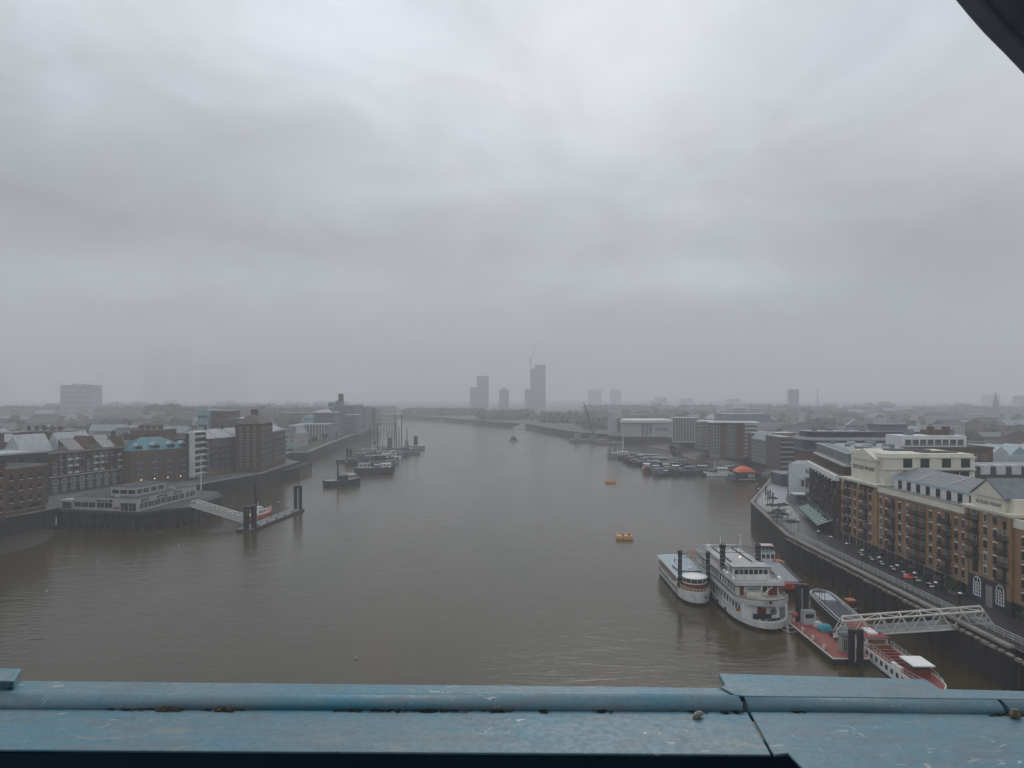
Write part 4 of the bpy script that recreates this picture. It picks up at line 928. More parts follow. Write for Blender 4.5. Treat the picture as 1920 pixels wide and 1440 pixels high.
# --- middle distance, right bank
t, L, h = pix('white_shed', 'big pale works shed with a broad white flat roof on the far right bank', 1167, 1260, 819, 792, 40, hazyconc, None, 0, 0, None, d=738)
MB().box(-1, -3, h, L+1, 41, h+2.6).build('shed_roof', white, t); MB().box(L*.38, -.3, h-11, L*.6, 0, h-2).build('dark_opening', bluegrey, t); MB().box(L*.4, -.5, 0, L*.52, -.31, 9).build('door_opening', slate, t)
for k in range(3): MB().tube((L*(.42+.08*k), -3, 0), (L*(.47+.08*k), -.6, 10), .35, 6).build('raking_prop', offwhite, t)
MB().box(L*.66, -.3, 6, L*.92, 0, 9).build('long_window', slate, t)
t, L, h = pix('works_tower', 'tall pale works tower with a row of rooftop vents, beside the white shed', 1147, 1166, 819, 773, 30, hazyconc, palegrey, 0, 0, None, d=750)
for k in range(3): MB().tube((2+k*3.4, 6, h), (2+k*3.4, 6, h+2.6), 1, 8).build('roof_vent', offwhite, t)
MB().box(L*.5, -.3, 4, L*.95, 0, h*.75).build('dark_opening', slate, t)
t, L, h = pix('striped_apartments', 'pale apartment block of narrow vertical window strips', 1260, 1306, 828, 784, 34, hazyconc, offwhite, 9, 9, win_mesh(2.0,2.9,offwhite,glass2), d=652, yaw=-14)
t, L, h = pix('grey_apartments', 'grey brick apartments with zigzag pale balconies, right of the striped block', 1303, 1330, 842, 790, 34, grey, offwhite, 8, 6, wg, d=568, yaw=-20)
for k in range(8): MB().box(.5, -1.4, 1.5+k*h/8, L*.45, 0, 1.8+k*h/8).build('balcony', offwhite, t)
t, L, h = pix('brick_apartments', 'tall apartment block of orange brick bays and grey glazed bays with white corner balconies', 1330, 1411, 858, 793, 34, red_brick, leadroof, 0, 0, None, d=492, yaw=-14)
MB().box(L*.02, -.4, 0, L*.22, 0, h).build('grey_bay', grey, t); MB().box(L*.38, -.5, 0, L*.56, 0, h).build('glazed_bay', bluegrey, t)
wap = win_mesh(1.5, 2.1, palegrey, glass2, bars=(1,0))
for u in (.06, .13, .19): grid(t, [L*u], lin(1, h-1, 9), wap, -.45)
for u in (.41, .45, .49, .53): grid(t, [L*u], lin(1, h-1, 9), wap, -.55)
for u in (.27, .33, .62, .68): grid(t, [L*u], lin(1, h-1, 9), win_mesh(1.2, 1.7, brown_brick, glass))
for k in range(9): MB().box(L*.76, -2.2, 1.2+k*h/9, L+1.5, 0, 1.5+k*h/9).box(L*.76, -2.2, 1.5+k*h/9, L+1.5, -2.1, 2.5+k*h/9).build('corner_balcony', palegrey, t)
MB().box(-1, -2.6, h+.13, L+2, 30, h+.5).build('roof_edge', palegrey, t)
pix('brick_apartments', 'plum brick apartments with dark window slots, right of the orange brick block', 1410, 1437, 862, 812, 30, plum_brick, offwhite, 7, 6, wsm, d=475)
t, L, h = pix('brick_apartments', 'grey green glazed gabled warehouse flats by the inlet', 1436, 1466, 872, 826, 26, grey, None, 6, 5, wg, d=440); gable(L, 26, h, 5, 'y').build('roof', leadroof, t)
t, L, h = pix('brick_apartments', 'narrow brown flats with white balconies beside the rounded blue block', 1464, 1490, 885, 820, 24, brown_brick, leadroof, 7, 4, wsm, d=400)
for k in range(6): MB().box(0, -1.4, 2.5+k*h/7, L, 0, 2.8+k*h/7).build('balcony', offwhite, t)
pix('slab_block', 'long hazy slate grey slab block behind the orange brick apartments', 1358, 1446, 842, 776, 40, bluegrey, leadroof, 4, 12, wg, d=820)
pix('low_flats', 'low hazy flats with a white roof line left of the rounded blue block', 1436, 1492, 842, 812, 20, plum_brick, offwhite, 3, 8, wsm, d=560)
t, L, h = pix('water_tower', 'small pale roof tank on a brick stack beyond the rounded blue block', 1664, 1678, 850, 819, 8, brown_brick, None, 0, 0, None, d=360); MB().box(-1.6, -1, h, L+1.6, 9, h+2.6).build('tank', offwhite, t)
# ================================================================== BOATS
def plan(L, B, bow=0.3, stern=0.15, sw=0.7, n=10, bluff=0.5):
    """outline, bow towards +x, centred"""
    up = []
    for k in range(n + 1):
        u = k / n; x = -L/2 + L*u
        if u < stern: f = sw + (1-sw) * math.sin(math.pi/2*u/stern)
        elif u > 1 - bow: f = max(0.02, (1 - ((u-1+bow)/bow) ** (2 if bluff < .6 else 3)))
        else: f = 1
        up.append((x, B/2*f))
    if bluff >= .6:
        e = []
        for k in range(1, 6): a = math.pi/2*k/6; e.append((L/2*(1-bow) + L*bow*math.sin(a), B/2*math.cos(a)))
        up = [p for p in up if p[0] <= L/2*(1-bow)*1.0001 and p[0] <= L/2 - L*bow + 1e-6] + [(L/2-L*bow, B/2)] + [(L/2-L*bow+L*bow*math.sin(math.pi/2*k/7), B/2*math.cos(math.pi/2*k/7)) for k in range(1, 7)] + [(L/2, 0.02)]
    return up + [(x, -y) for x, y in up[::-1]]
def hull_mesh(pl, h, sheer=0.6, mats=1, boot=0.35, flare=0.9, bul=0.35, L=None):
    """mat 0 side, 1 boot, 2 deck, 3 rim"""
    L = L or max(p[0] for p in pl) * 2
    zs = lambda x, z: z + sheer * max(0, x/(L/2)) ** 2 + sheer*.25 * max(0, -x/(L/2)) ** 2
    b = MB(); sc_ = lambda f: [(x*(.5+.5*f) if x > 0 else x*(.8+.2*f), y*f) for x, y in pl]
    r0 = [(x, y, -.6) for x, y in sc_(flare*.9)]; r1 = [(x, y, boot) for x, y in sc_(flare*1.03)]
    r2 = [(x, y, zs(x, h)) for x, y in pl]; r3 = [(x*.985, y*.94, zs(x, h)) for x, y in pl]; r4 = [(x*.985, y*.94, zs(x, h-bul)) for x, y in pl]
    b.loft([r0, r1, r2, r3, r4], [1, 0, 3, 3], cap=True, mcap=2)
    return b
def boxlist(name, mat, parent, *boxes):
    b = MB()
    for k in boxes: b.box(*k)
    return b.build(name, mat, parent)
def house(t, x0, x1, w_, z0, z1, wall, roof, name='cabin', nwin=3, ov=.15, taper=0, roofname='roof', front=True, rh=.12, wh=None, gm=None):
    c = MB().box(x0, -w_/2, z0, x1, w_/2, z1).build(name, wall, t)
    MB().box(x0-ov, -w_/2-ov, z1+.003, x1+ov, w_/2+ov, z1+rh).build(roofname, roof, c)
    if nwin:
        hh = wh or (z1-z0)*.42; zz = z0+(z1-z0)*.42
        for s_ in (-1, 1):
            for x in lin(x0+.15, x1-.15, nwin):
                ww = (x1-x0)/nwin*.55; MB().box(x-ww/2, s_*w_/2-.03, zz, x+ww/2, s_*w_/2+.03, zz+hh).build('cabin_window', gm or glass, c)
        if front:
            for y in lin(-w_/2, w_/2, 3): MB().box(x1-.03, y-w_*.12, zz, x1+.03, y+w_*.12, zz+hh).build('cabin_window', gm or glass, c)
    return c
RZS = R(-90)         # bow towards the viewer
# ------------------------------------------------------------------ the big paddle steamer
t = thing('paddle_steamer', 'large white three deck paddle steamer with red doors, moored at the red pontoon', 'ship', (52.8, 178, 0), RZS)
hp = plan(56.5, 11.4, .2, .12, .8, 14, bluff=.8)
hull_mesh(hp, 1.75, .3, boot=.6, flare=.95, bul=.4).build('hull', [shipwhite, hullblack, deckgrey, offwhite], t)
def dhouse(x0, x1, w_, z0, z1, name, mat=shipwhite): return MB().box(x0, -w_/2, z0, x1, w_/2, z1).build(name, mat, t)
lo = dhouse(-25.5, 23.6, 9.4, 1.42, 4.55, 'lower_deckhouse')
for s_ in (-1, 1):
    for x in lin(-24.5, 22.5, 22): MB().box(x-.55, s_*4.7-.04, 2.3, x+.55, s_*4.7+.04, 3.75).build('saloon_window', glass, lo)
def fbox(parent, x, y0, y1, z0, z1, name, mat, out=.06): return MB().box(x, y0, z0, x+out, y1, z1).build(name, mat, parent)
fbox(lo, 23.603, -1.6, .2, 1.5, 4.0, 'red_door', wine); fbox(lo, 23.603, -1.75, -1.603, 1.5, 4.1, 'door_trim', cream); fbox(lo, 23.603, .203, .35, 1.5, 4.1, 'door_trim', cream)
em = MB().ring((23.7, 1.75, 3.0), .56, .12, 'x', 16)
for k in range(8):
    a = math.pi*k/4; em.tube((23.7, 1.75+.2*math.cos(a), 3.0+.2*math.sin(a)), (23.7, 1.75+.72*math.cos(a), 3.0+.72*math.sin(a)), .05, 4)
em.ball((23.7, 1.75, 3.0), .2, 8); em.build('ring_emblem', M('emblem_navy', (.03,.06,.09), .5, .1, 1), lo)
fbox(lo, 23.603, 3.0, 4.2, 1.6, 3.9, 'grille_panel', slate)
# promenade deck with a rounded front
pp = [(x*.985, y*1.0) for x, y in plan(53.5, 11.4, .10, .08, .9, 14, bluff=.8)]
def dslab(z0, z1, s_, name, mats, off=0): return MB().prism([(x*s_[0]+off, y*s_[1]) for x, y in pp], z0, z1, 0, 1).build(name, mats, t)
pd = dslab(4.553, 5.0, (1, 1), 'promenade_deck', [offwhite, deckbuff], -.8)
fr = [(x-.8, y) for x, y in pp if x > -24]; fr = sorted([p for p in fr if p[1] >= 0], key=lambda p: p[0]) + sorted([p for p in fr if p[1] < 0], key=lambda p: -p[0])
ribbon(fr, 5.003, 5.75, -.12).build('promenade_bulwark', offwhite, t)
ribbon(fr, 5.753, 5.85, -.18).build('bulwark_rail', ironrail, t)
st = MB()
for s_ in (-1, 1): st.poly([(26.0, s_*.2-.35, 5.7),(26.0, s_*.9, 5.7),(26.0, s_*.3, 5.0)]) ; st.poly([(26.0, s_*.9, 5.7),(26.0, s_*.2-.35, 5.7),(26.0, s_*.3, 5.0)])
st.box(25.6, -1.4, 4.3, 26.0, 1.3, 4.55).build('bow_bracket', M('bracket_brown', (.16,.12,.09), .7, .2, 1), t)
uh = dhouse(-25, 19.0, 8.9, 5.003, 7.6, 'upper_deckhouse')
for s_ in (-1, 1):
    for x in lin(-24, 18, 20):
        MB().box(x-.42, s_*4.45-.04, 5.5, x+.42, s_*4.45+.04, 6.75).build('arched_window', glass, uh)
fbox(uh, 19.003, -3.9, -3.0, 5.1, 7.2, 'red_door', wine); fbox(uh, 19.003, 2.3, 4.2, 5.1, 7.2, 'red_door', wine); fbox(uh, 19.003, .9, 2.0, 5.6, 7.1, 'front_window', glass)
fbox(uh, 19.003, -2.6, .6, 5.05, 6.0, 'seat_locker', cream, 1.0); fbox(uh, 19.003, -2.3, .4, 6.4, 6.5, 'front_rail', ironrail, .3)
MB().box(-25.6, -5.3, 7.603, 20.3, 5.3, 7.85).build('boat_deck', deckgrey, t)
b = MB().box(20.3, -5.3, 7.5, 20.42, 5.3, 8.25)
for s_ in (-1, 1): b.box(12.5, s_*5.24-.05, 7.853, 20.3, s_*5.24+.05, 8.25)
b.build('boat_deck_coaming', offwhite, t); MB().box(20.2, -5.35, 7.3, 20.36, 5.35, 7.5).build('deck_edge', roofdark, t)
wh = dhouse(13.2, 16.8, 7.8, 7.853, 10.5, 'wheelhouse')
wh.location.y = -.7
for y in lin(-3.7, 3.7, 7): fbox(wh, 16.803, y-.42, y+.42, 9.1, 10.1, 'wheelhouse_window', glass)
for s_ in (-1, 1):
    for x in (14.2, 15.6): MB().box(x-.45, s_*3.9-.04, 9.1, x+.45, s_*3.9+.04, 10.1).build('wheelhouse_window', glass, wh)
MB().box(12.9, -4.2, 10.503, 17.2, 4.2, 10.62).build('roof_trim', roofdark, wh); MB().box(12.6, -4.1, 10.623, 17.0, 4.1, 10.8).build('roof', deckgrey, wh)
wh2 = MB()
for k in range(4): wh2.ring((16.9, 3.9 if k % 2 else -4.3, 8.5+.0*k), .3, .09, 'x', 10)
wh2.build('lifebuoy', stone, t)
sa = dhouse(-18, 12, 8.0, 7.853, 9.5, 'top_saloon'); MB().box(-18.4, -4.3, 9.503, 12.3, 4.3, 9.7).build('roof', deckgrey, sa)
for s_ in (-1, 1):
    for x in lin(-17, 11, 12): MB().box(x-.5, s_*4-.04, 8.3, x+.5, s_*4+.04, 9.2).build('saloon_window', glass, sa)
b = MB()
for y in (-2.4, 2.4): b.box(-17, y-.12, 9.703, 11, y+.12, 9.95)
b.build('roof_ridge', ironrail, sa)
MB().loft([[(-26.5,-4.4,9.4),(-26.5,4.4,9.4),(-26.5,4.4,9.6),(-26.5,-4.4,9.6)],[(-18.6,-4.4,10.2),(-18.6,4.4,10.2),(-18.6,4.4,10.4),(-18.6,-4.4,10.4)]]).build('aft_canopy', M('canopy_grey', (.46,.48,.52), .5, .1, .5), t)
b = MB()
for x in (-26, -22.5, -19): 
    for y in (-4.2, 4.2): b.tube((x,y,7.85),(x,y,9.6),.06,5)
b.build('canopy_post', white, t)
def funnel(t, x, y, z0, z1, r):
    f = MB().tube((x,y,z0),(x,y,z1),r,14).build('funnel', hullblack, t)
    b = MB()
    for k in range(1, 6): b.tube((x,y,z0+(z1-z0)*k/6),(x,y,z0+(z1-z0)*k/6+.08),r*1.04,14)
    b.build('funnel_band', palegrey, f); c = MB()
    for k in range(10): a = 2*math.pi*k/10; c.poly([(x+r*1.25*math.cos(a+d_), y+r*1.25*math.sin(a+d_), z_) for d_, z_ in ((-.25,z1-.15),(.25,z1-.15),(.0,z1+.55))]); c.poly([(x+r*1.25*math.cos(a+d_), y+r*1.25*math.sin(a+d_), z_) for d_, z_ in ((.25,z1-.15),(-.25,z1-.15),(.0,z1+.55))])
    c.tube((x,y,z1-.3),(x,y,z1),r*1.2,14); c.build('funnel_crown', hullblack, f); return f
funnel(t, 8.0, -4.4, 7.9, 13.6, .62); funnel(t, 5.5, 4.6, 7.9, 12.9, .62)
def span(t, A, B, col=ironrail, buoy=None):
    b = MB(); A, B = Vector(A), Vector(B); n = 8
    top = [A.lerp(B, k/n) + Vector((0,0,1.0*math.sin(math.pi*k/n))) for k in range(n+1)]
    b.path(top, .06, 5); b.path([A - Vector((0,0,.5)), B - Vector((0,0,.5))], .05, 5)
    for k in range(1, n): b.tube(top[k], A.lerp(B, k/n) - Vector((0,0,.5)), .03, 4)
    return b.build('funnel_span', col, t)
span(t, (8,-4.1,12.4), (5.5,4.3,12.0))
mb = MB().tube((-9.6, 3.3, 9.7),(-9.6,3.3,14.2),.13,7,.08).ball((-9.6,3.3,13.9),.2,6).ball((-9.6,3.3,12.0),.2,6).build('mast', white, t)
MB().tube((-20, 0, 10.3),(-20,0,12.6),.08,6).build('aerial', white, t); MB().tube((-20,-2,10.3),(-20,-2,11.6),.05,5).build('aerial', ironrail, t)
MB().ball((-14.5, -3.9, 10.6), .55, 10).tube((-14.5,-3.9,9.7),(-14.5,-3.9,10.3),.2,6).build('radar_dome', stone, t)
MB().ball((2.5, 1.0, 10.0), .2, 8).build('lit_deck_lamp', lit, t)
MB().box(6.6, -5.0, 8.4, 7.2, -4.9, 9.6).build('orange_float', orange, t)
for (x, y) in ((12.0,-4.6),(16.5,5.4)): MB().tube((x,y,8.3),(x+1.5,y,8.3),.42,10).build('liferaft_canister', stone, t)
for (x, y) in ((10.6,-4.7),(17.6,-4.75)): MB().ball((x,y,8.4),.42,8).build('white_buoy', stone, t)
b = MB().tube((20.6, .4, 5.0),(20.6,.4,10.2),.11,7).tube((20.6,.4,5.6),(18.8,5.4,8.6),.14,7).tube((20.6,-.4,5.0),(20.6,1.2,5.0),.2,6)
b.build('derrick', cream, t)
b = MB()
for (x, y, s_) in ((25.2,-.9,.4),(25.4,1.2,.45),(24.7,2.4,.35),(25.6,.2,.3),(24.6,-2.2,.35)): b.tube((x,y-s_,1.75),(x,y+s_,1.75),s_*.7,8)
b.build('bow_windlass', hullblack, t)
MB().box(24.0, -2.6, 1.45, 24.12, 1.2, 2.6).build('foredeck_screen', hullnavy, t)
rl = [(x-.5, y*.98) for x, y in hp if 10 < x]; rl = sorted([p for p in rl if p[1] >= 0], key=lambda p: p[0]) + sorted([p for p in rl if p[1] < 0], key=lambda p: -p[0])
b = MB(); c_ = MB()
for s_ in (-1, 1):
    for x in lin(-25, 22, 16): b.tube((x, s_*5.45, 1.7), (x, s_*5.45, 4.56), .06, 5)
    for x in lin(-25, 18, 15): b.tube((x, s_*5.2, 5.7), (x, s_*5.2, 7.62), .06, 5)
    c_.box(-25, s_*5.62-.06, 4.42, 18, s_*5.62+.06, 4.56).box(-25.6, s_*5.34-.05, 7.42, 20.2, s_*5.34+.05, 7.62)
b.build('deck_post', shipwhite, t); c_.build('dark_strake', ironrail, t)
b = MB()
for x in lin(-20, 18, 6): b.ring((x, -5.75, 1.1), .32, .13, 'y', 10)
b.build('tyre_fender', hullblack, t)
rail([(20.2,-5.1),(20.2,5.1)], 7.85, 1.0, 1.2, .03, 2).build('deck_railing', white, t)
for s_ in (-1, 1): rail([(-25,s_*5.2),(12,s_*5.2)], 7.85, .9, 1.5, .03, 2).build('deck_railing', white, t)
MB().ball((22.0,-5.3,2.9),.35,8).build('red_fender', redpaint, t)
MB().tube((24.5, 5.4, 2.4),(24.5,6.4,2.6),.5,8).build('red_fender', redpaint, t)
for o_ in t.children_recursive:          # the after part of the hull and decks is short
    for v_ in o_.data.vertices:
        if v_.co.x < 4.5: v_.co.x = 4.5 + (v_.co.x - 4.5) * .57
# mooring lines from bow to pontoon
for i, (a, b_) in enumerate((((54.5,151.6,1.9),(58.4,150.2,1.3)),((53.5,151.0,1.9),(58.3,148.4,1.3)))):
    A, B = Vector(a), Vector(b_); pts = [A.lerp(B, k/8) - Vector((0,0,(.9+.5*i)*math.sin(math.pi*k/8))) for k in range(9)]; o = A.copy()
    tag(MB().path([p_-o for p_ in pts], .05, 5).build('mooring_rope', cream, loc=o), ['upper slack mooring rope from steamer bow to the red pontoon', 'lower longer mooring rope from steamer bow to the red pontoon'][i], 'rope')
# ------------------------------------------------------------------ the small steamer
t = thing('small_steamer', 'smaller white paddle boat with blue grey roof and round red fronted wheelhouse', 'ship', (42.9, 185, 0), RZS)
hp = plan(33, 7.2, .2, .12, .75, 14, bluff=.8)
hull_mesh(hp, 2.7, .3, boot=.6, flare=.93, bul=.3).build('hull', [shipwhite, hullblack, deckgrey, cream], t)
for s_ in (-1, 1):
    for x in lin(-13.5, 7.5, 13): MB().box(x-.42, s_*3.5-.08, 1.35, x+.42, s_*3.5+.12, 2.15).build('hull_window', glass, t)
so_ = MB().box(-14, -3.3, 2.45, 9.0, 3.3, 4.9).build('upper_saloon', wood, t)
for s_ in (-1, 1):
    for x in lin(-13.5, 8.5, 16): MB().box(x-.45, s_*3.3-.04, 3.4, x+.45, s_*3.3+.04, 4.5).build('saloon_window', glass, so_)
    for x in lin(-14, 9, 17): MB().box(x-.05, s_*3.55-.05, 2.7, x+.05, s_*3.55+.05, 4.9).build('deck_post', cream, so_)
b = MB(); n = 8
rows_ = [[(x, -3.75+7.5*k/n, 4.95+.28*math.sin(math.pi*k/n)) for k in range(n+1)] + [(x, 3.75, 4.8), (x, -3.75, 4.8)] for x in (-15, 10)]
b.loft([r[::-1] for r in rows_]).build('roof', roofblue, t)
MB().box(-15.05, -3.8, 4.72, 10.05, -3.753, 5.0).box(-15.05, 3.753, 4.72, 10.05, 3.8, 5.0).build('roof_edge', cream, t)
b = MB().tube((5.0,-2.2,5.35),(5.0,3.3,5.25),.16,6).tube((5.0,-2.2,5.35),(-1,-2.6,5.3),.16,6); b.build('roof_pipe', navy, t)
MB().ball((1.5, 1.2, 5.35), .5, 8, .5).build('roof_vent', stone, t); MB().tube((-5.5,-1,5.2),(-5.5,-1,6.2),.12,6).build('roof_mast', ironrail, t)
wr = MB().prism(circ(11.2, 0, 2.75, 22), 2.6, 4.25).build('wheelhouse', wine, t)
MB().prism(circ(11.2, 0, 2.85, 22), 4.253, 4.45).build('wheelhouse_sill', cream, wr); MB().prism(circ(11.2, 0, 2.62, 22), 4.453, 5.5).build('wheelhouse_glass', glass2, wr)
b = MB()
for k in range(12): a = 2*math.pi*k/12; b.tube((11.2+2.68*math.cos(a), 2.68*math.sin(a), 4.45),(11.2+2.68*math.cos(a), 2.68*math.sin(a), 5.5),.06,4)
b.build('glass_mullion', cream, wr); MB().prism(circ(11.2, 0, 2.95, 26), 5.503, 5.7, top=circ(11.2,0,2.9,26)).prism(circ(11.2,0,2.9,26), 5.703, 5.95, top=circ(11.2,0,1.6,26)).build('canopy', M('canopy_white', (.82,.83,.82), .5, .05, 1), wr)
rr_ = [p_ for p_ in hp if p_[0] > 6]; rr_ = sorted([p_ for p_ in rr_ if p_[1] >= 0], key=lambda p_: p_[0]) + sorted([p_ for p_ in rr_ if p_[1] < 0], key=lambda p_: -p_[0])
rail([(x*.98, y*.95) for x, y in rr_], 2.75, 1.05, 1.2, .045, 3).build('bow_railing', cream, t)
for x, y in ((15.4, -1.2), (15.6, 1.4)): MB().tube((x,y,2.0),(x+.5,y,2.0),.22,8).build('hawse_pipe', hullblack, t)
for y in (-.7, .9): MB().ring((16.1, y, 1.45), .42, .05, 'x', 14).build('bow_emblem', palegrey, t)
fa = funnel(t, 10.6, -3.3, 2.8, 11.2, .48); fb = funnel(t, 10.6, 3.3, 2.8, 10.9, .48)
span(t, (10.6,-3,10.4), (10.6,3,10.2)); MB().ring((10.7, 0, 10.9), .42, .14, 'x', 12).build('orange_lifebuoy', orange, t)
MB().ball((-15.6,-2.9,3.6),.6,8).build('stern_fender', stone, t)
for s_ in (-1, 1): MB().ball((8.2, s_*3.7, 3.3), .35, 8).build('side_lamp', stone, t)
MB().box(8.6,-3.75,.3,8.8,-3.6,2.9).build('hull_rubbing_post', wood, t)
# ------------------------------------------------------------------ dark lighter with the red transom
def heading(A, B):      # stern point A to bow point B
    A, B = Vector(A[:2]), Vector(B[:2]); d = B - A; c = (A + B)/2
    return d.length, (c.x, c.y, 0), math.atan2(d.y, d.x)
L, o, rz = heading((71.5, 210), (67.2, 177))
t = thing('cargo_lighter', 'long black lighter with grey hold cover and bright red end, behind the paddle steamer', 'barge', o, rz)
hull_mesh(plan(L, 6.0, .04, .06, .9), 2.2, .3, boot=.3, bul=.4).build('hull', [hullblack, hullblack, slate, ironrail], t)
MB().box(-L*.2, -2.2, 1.9, L*.42, 2.2, 2.9).build('hold_cover', M('hold_sheet', (.26,.27,.30), .6, .15, .6), t)
MB().box(L/2-.5, -2.9, 1.7, L/2+.3, 2.9, 3.1).build('red_transom', redpaint, t); MB().ball((L/2+.35,0,2.4),.18,6).build('end_lamp', stone, t)
MB().box(-L*.2, 2.25, 1.9, L*.45, 2.6, 3.3).box(-L*.2, -2.6, 1.9, L*.45, -2.25, 3.3).build('side_coaming', hullblack, t)
c = house(t, -L*.46, -L*.33, 3.6, 1.9, 4.6, white, palegrey, 'cabin', 2); house(t, -L*.44, -L*.35, 3.0, 4.75, 6.3, tealp, offwhite, 'wheelhouse', 2); MB().box(-L*.345,-1.8,6.2,-L*.335,1.8,6.45).build('red_roof_edge', redpaint, t)
# tugs with orange tops
def tug(label, A, B, w_, hullm, topm, cabm=white):
    L, o, rz = heading(A, B); t = thing('small_tug', label, 'tug', o, rz)
    hull_mesh(plan(L, w_, .4, .2, .7), 1.3, .7, boot=.2).build('hull', [hullm, hullblack, deckgrey, hullblack], t)
    c = house(t, -L*.10, L*.15, w_*.5, 1.0, 2.9, cabm, topm, 'wheelhouse', 2, .1, rh=.2); MB().tube((0,0,3.3),(0,0,5),.05,5).build('mast', orange, c)
    b = MB()
    for s_ in (-1,1):
        for x in lin(-L*.35, L*.2, 4): b.ring((x, s_*w_/2*1.02, .9), .3, .12, 'y', 10)
    b.build('tyre_fender', hullblack, t); return t
tug('small black tug with orange roofed white wheelhouse, lying beyond the black lighter', (71.2, 207), (74, 197), 3.8, hullblack, tugorange)
tug('small black workboat with an orange wheelhouse roof half hidden by the open workboat', (74.3, 167.5), (75, 159.5), 3.2, hullblack, tugorange, wine)
# open workboat with pale rim
L, o, rz = heading((69.3, 149.5), (72.3, 175.5))
t = thing('open_workboat', 'black hulled open boat with a white rim and dark covered hold beside the red pontoon', 'boat', o, rz)
hull_mesh(plan(L, 5.4, .2, .05, .9, 12, bluff=.8), 1.7, .5, boot=.2, bul=.45).build('hull', [hullblack, hullblack, M('dark_hold', (.02,.025,.04), .4, .3, .6), offwhite], t)
MB().box(L*.14, -1.6, 1.3, L*.38, 1.6, 2.1).build('fore_cover', palegrey, t); MB().box(-L*.42, -1.9, 1.2, L*.12, 1.9, 1.75).build('hold_sheet', navy, t)
rl_ = [p_ for p_ in plan(L-.8, 4.9, .2, .05, .9, 12, bluff=.8)]; MB().path([(x, y, 2.25) for x, y in rl_ + rl_[:1]], .09, 6).build('hand_rail', white, t)
for x, y, z in ((-1,2.3,6.5),(1.5,2.2,5.8),(3.2,2.2,5.2)): MB().tube((x,y,1.2),(x,y,z),.09,6,.05).build('mooring_mast', ironrail, t)
# ------------------------------------------------------------------ red pontoon with its fittings
PX0, PX1, PY0, PY1 = 57.3, 63.8, 132, 153
t = thing('red_pontoon', 'maroon decked floating pontoon with cream edge and railings at the foot of the gangway', 'pontoon', ((PX0+PX1)/2, (PY0+PY1)/2, 0))
hx, hy = (PX1-PX0)/2, (PY1-PY0)/2
MB().box(-hx, -hy, -.5, hx, hy, 1.0).build('float_hull', hullblack, t); MB().box(-hx-.12, -hy-.12, 1.003, hx+.12, hy+.12, 1.2).build('edge_beam', cream, t); MB().box(-hx+.1, -hy+.1, 1.203, hx-.1, hy-.1, 1.26).build('deck', maroon, t)
rail([(-hx+.25, hy-.4),(-hx+.25,-hy+2)], 1.26, 1.05, 1.3, .045, 2).build('railing', M('rail_rust', (.30,.14,.11), .7, .2, 2), t)
for y in (-6, -1, 4): MB().box(-hx+.2, y, 1.26, -hx+.7, y+.5, 2.0).build('bollard', cream, t)
ck = MB().box(0,0,0,2.3,1.8,2.9).build('cabinet_body', M('cabinet_grey', (.28,.31,.29), .6, .12, 2)); tag(ck, 'grey green steel cabinet standing on the red pontoon deck', 'cabinet'); ck.location = (60.1, 134.6, 1.262); ck.name = 'steel_cabinet'
b = MB()
for k in range(2): b.box(.35+k*.35, -.05, .3, .5+k*.35, 0, 2.3)
b.box(-.05, -.05, 2.9, 2.35, 1.85, 3.0).build('cabinet_trim', ironrail, ck)
kk = thing('pontoon_kiosk', 'small grey ticket kiosk at the far end of the red pontoon', 'kiosk', (59.6, 151.0, 1.26))
MB().box(0,0,0,2.4,1.8,2.5).build('kiosk_wall', palegrey, kk); MB().box(-.1,-.1,2.503,2.5,1.9,2.65).build('kiosk_roof', grey, kk); MB().box(.3,-.04,1.3,2.0,0,2.2).build('kiosk_window', glass, kk)
def bundle(name, label, cat, loc, mat, size, n=7, seed=3):
    b = MB(); random.seed(seed); rings = []
    for j, (s_, z_) in enumerate(((1,0),(1.05,.35),(.9,.75),(.5,1))): rings.append([(size[0]*s_*(.5+.12*random.random())*math.cos(2*math.pi*k/n)*2, size[1]*s_*(.5+.12*random.random())*math.sin(2*math.pi*k/n)*2, size[2]*z_) for k in range(n)])
    return tag(b.loft(rings).build(name, mat, loc=loc), label, cat)
bundle('covered_stores', 'teal tarpaulin heap on the red pontoon', 'tarpaulin', (62.2,147.2,1.262), tarp, (1.2,.9,1.3)); bundle('covered_stores', 'black tarpaulin heap beside the teal one on the red pontoon', 'tarpaulin', (63.0,144.2,1.262), hullnavy, (1.0,1.1,1.1), seed=5)
bundle('covered_stores', 'pale sacking heap between kiosk and teal tarpaulin', 'sacking', (61.8,149.6,1.262), offwhite, (.7,.6,1.2), seed=8); bundle('life_ring_box', 'red equipment box at the edge of the red pontoon', 'box', (62.9,140.2,1.262), redpaint, (.8,.6,.9), seed=9)
def piles(label, pts, z1, r, yoke=True, square=False, mat=hullblack, group=None):
    o = Vector((*pts[0], 0)); t = thing('mooring_piles', label, 'piles', o, 0, group)
    for p_ in pts:
        x, y = p_[0]-o.x, p_[1]-o.y
        if square: MB().box(x-r, y-r, -1.5, x+r, y+r, z1).build('pile', mat, t)
        else: MB().tube((x,y,-1.5),(x,y,z1),r,12).build('pile', mat, t)
    if yoke and len(pts) > 1:
        q = pts[-1]; MB().tube((0,0,z1-.5),(q[0]-o.x,q[1]-o.y,z1-.5),r*.6,8).build('cross_yoke', mat, t)
    return t
pt = piles('pair of thick black piles holding the near end of the red pontoon', [(60.3,131.4),(61.75,131.2)], 6.6, .58)
MB().tube((.72,.2,.6),(.72,.2,6.0),.14,6).build('white_gauge', stone, pt)
pt = piles('pair of black square piles beside the far end of the red pontoon and the lighter', [(60.6,156.5),(62.0,156.3)], 8.2, .5, square=True)
MB().box(.55, -.12, 0.5, .85, -.05, 7.4).build('white_gauge', stone, pt)
